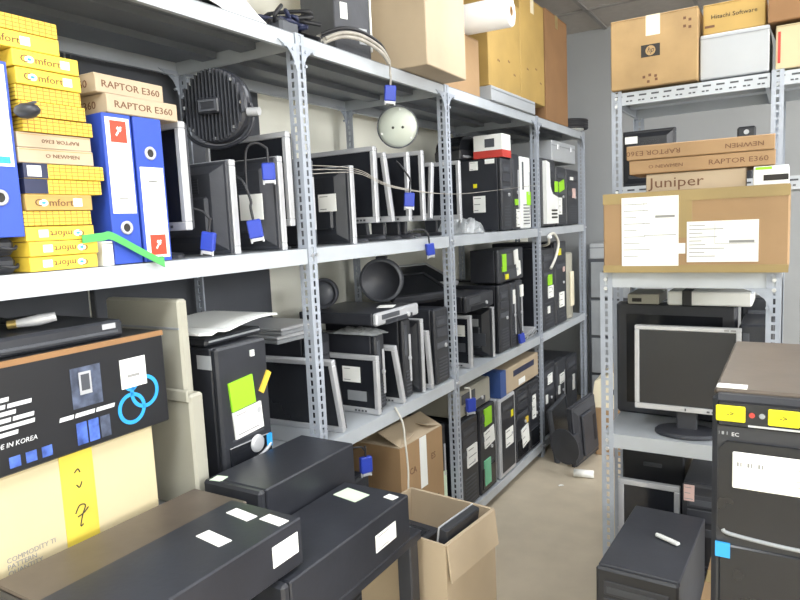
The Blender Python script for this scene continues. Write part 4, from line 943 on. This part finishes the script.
flat('black computer under the green paper in the foreground, beside the open carton', .222, .412, .83, 1.285, .581, .7, stickers=[(('top', -.03, .165, .075, .05), dict(mat='greenpaper', label='pale green paper', rot=-10)), (('top', .065, .195, .03, .022), dict(rot=-10)), (('right', .12, .06, .085, .04), dict(label='white label', lines=2))])
flat('black computer with three white labels on its top, foreground', .212, .398, .47, .91, .7015, .8, stickers=[(('top', -.02, .175, .065, .025), dict(rot=-8)), (('top', .055, .185, .055, .025), dict(rot=-6)), (('top', .005, .08, .07, .028), dict(rot=-8)), (('right', .17, .055, .07, .04), dict(lines=2))])
# open carton with devices in it
t = thing('carton', 'open tall carton full of black devices at the foot of the aisle', 'box', (.335, 1.5, .0005), -6); W, D, H = .29, .25, .545; b = MB(); e = .006
for a in ((-W / 2, W / 2, -D / 2, -D / 2 + e), (-W / 2, W / 2, D / 2 - e, D / 2), (-W / 2, -W / 2 + e, -D / 2 + e, D / 2 - e), (W / 2 - e, W / 2, -D / 2 + e, D / 2 - e)): b.box(*a, 0, H)
b.box(-W / 2 + e, W / 2 - e, -D / 2 + e, D / 2 - e, 0, .4); b.build('body', 'kraft2', t)
for (lx, ly, rz, ang, ln) in ((0, D / 2, 0, -88, W), (W / 2, 0, -90, -84, D)):
    o = bx(-ln / 2 + .003, ln / 2 - .003, 0, .1, 0, .004, bev=.001).build('flap', 'kraft2', t); o.location = (lx, ly, H); o.rotation_euler = (R(ang), 0, R(rz))
t = thing('projector', 'black boxy device inside the open tall carton', 'device', (.3, 1.475, .402), -6); bx(-.1, .05, -.08, .07, 0, .09, bev=.006).build('body', 'black', t); bx(-.085, .035, -.07, .04, .0895, .093, bev=.002).build('lid', 'gloss', t)
for i in range(3): bx(-.07, .02, -.05 + i * .03, -.04 + i * .03, .092, .095).build('vent_slat', 'dgrey', t)
t = thing('tablet_stand', 'black slab with silver edge leaning inside the open tall carton', 'device', (.43, 1.475, .4045), (0, 9, -6)); rest(t, .4005) if False else None; bx(-.012, .012, -.085, .08, .003, .17, bev=.003).build('slab', 'black', t); bx(-.015, -.011, -.087, .082, .0, .172, bev=.001).build('edge_trim', 'silver', t, 'silver edge trim')
# right foreground towers
carton('plain carton under the big black tower, right foreground', .3, .5, .618, (1.21, 1.36, .0005), 0, 'kraft', 'tape')
W, D, H = .19, .455, .44
t = thing('computer_tower', 'big black tower with two yellow stickers and a white label, right foreground', 'computer', (1.187, 1.358, .6205))
bx(-W / 2, W / 2, -D / 2 + .03, D / 2, .006, H - .012, bev=.003).build('case', 'bmetal', t)
bx(-W / 2 - .001, W / 2 + .001, -D / 2 + .02, D / 2, H - .012, H, bev=.004).build('top_cover', 'brownmetal', t, 'dusty brown-grey top')
bx(-W / 2 - .002, W / 2 + .002, -D / 2, -D / 2 + .03, .004, H - .006, bev=.008).build('front_panel', 'black', t)
b = MB(); b.prism([(-W / 2 + .008, .215), (-W / 2 + .02, .2), (W / 2 - .02, .2), (W / 2 - .008, .215), (W / 2 - .008, .345), (W / 2 - .02, .36), (-W / 2 + .02, .36), (-W / 2 + .008, .345)], -D / 2 - .006, -D / 2 + .002); b.build('front_door', 'gloss', t)
bx(-W / 2 + .01, W / 2 - .01, -D / 2 - .004, -D / 2 + .002, .05, .185, bev=.004).build('lower_door', 'gloss', t)
b = MB(); b.tube(spline([(-W / 2 + .016, -D / 2 - .005, .212), (-W / 2 + .026, -D / 2 - .006, .206), (.0, -D / 2 - .006, .2), (W / 2 - .02, -D / 2 - .006, .198)]), .0034, 8); b.build('grey_trim', 'grey', t)
bx(-W / 2 + .006, W / 2 - .01, -D / 2 - .004, -D / 2 + .002, H - .056, H - .014, bev=.003).build('port_bar', 'gloss', t)
for x in (-.07, .003): bx(x - .021, x + .021, -D / 2 - .0065, -D / 2 - .003, H - .047, H - .021, bev=.002).build('sticker', 'sunny', t, 'bright yellow sticker'); lettering(t, '->', .012, 'ink', (x, -D / 2 - .007, H - .034), (90, 0, 0))
for x, mt in ((-.04, 'redbox'), (-.026, 'grey')):
    q = MB(); q.x = Matrix.Translation((x, -D / 2 - .0045, H - .034)) @ Matrix.Rotation(R(90), 4, 'X'); q.lathe([(0, .001), (.0025, .0015), (.004, .001), (.0045, -.001)], 14); q.build('audio_jack', mt, t)
bx(-.045, .04, -D / 2 - .005, -D / 2 - .002, H - .053, H - .05).build('trim_line', 'silver', t)
wordbars(t, [(-.086, -.07, H - .068, .005, 3)], -D / 2 - .0006, 'grey', 0); lettering(t, 'EC', .0085, 'whiteink', (-.063, -D / 2 - .001, H - .069), (90, 0, 0), 1.1)
o = bx(-.066, .075, -D / 2 - .0085, -D / 2 - .005, .285, .345, bev=.002).build('sticker', 'paper', t, 'large white label'); q = MB()
for i in range(8): q.box(-.06 + i * .005, -.0568 + i * .005 - (i % 3) * .001, -D / 2 - .009, -D / 2 - .0084, .322, .329)
for i in range(4): q.box(.02, .05, -D / 2 - .009, -D / 2 - .0084, .3 + i * .009, .301 + i * .009)
q.build('print_lines', 'greyink', o)
bx(-.09, -.068, -D / 2 - .0055, -D / 2 - .002, .163, .188).build('sticker', 'blue2', t, 'blue badge')
bx(-W / 2 + .002, -W / 2 + .046, -D / 2 + .024, -D / 2 + .05, H, H + .0012).build('sticker', 'paper', t, 'white label on top')
t = pc_tower('black tower with a white stick lying on it, before the low right rack', .2, .42, .44, (.88, 1.82, .0005), -2, 0, body='black2')
t = thing('label_stick', 'short white plastic stick lying on the black tower top', 'stick', (.915, 1.83, .4425), (0, 0, -28)); bx(-.034, .034, -.008, .008, 0, .009, bev=.003).build('body', 'white', t); MB().cyl((-.03, 0, .004), (-.038, 0, .004), .006, 10).build('cap', 'white', t)
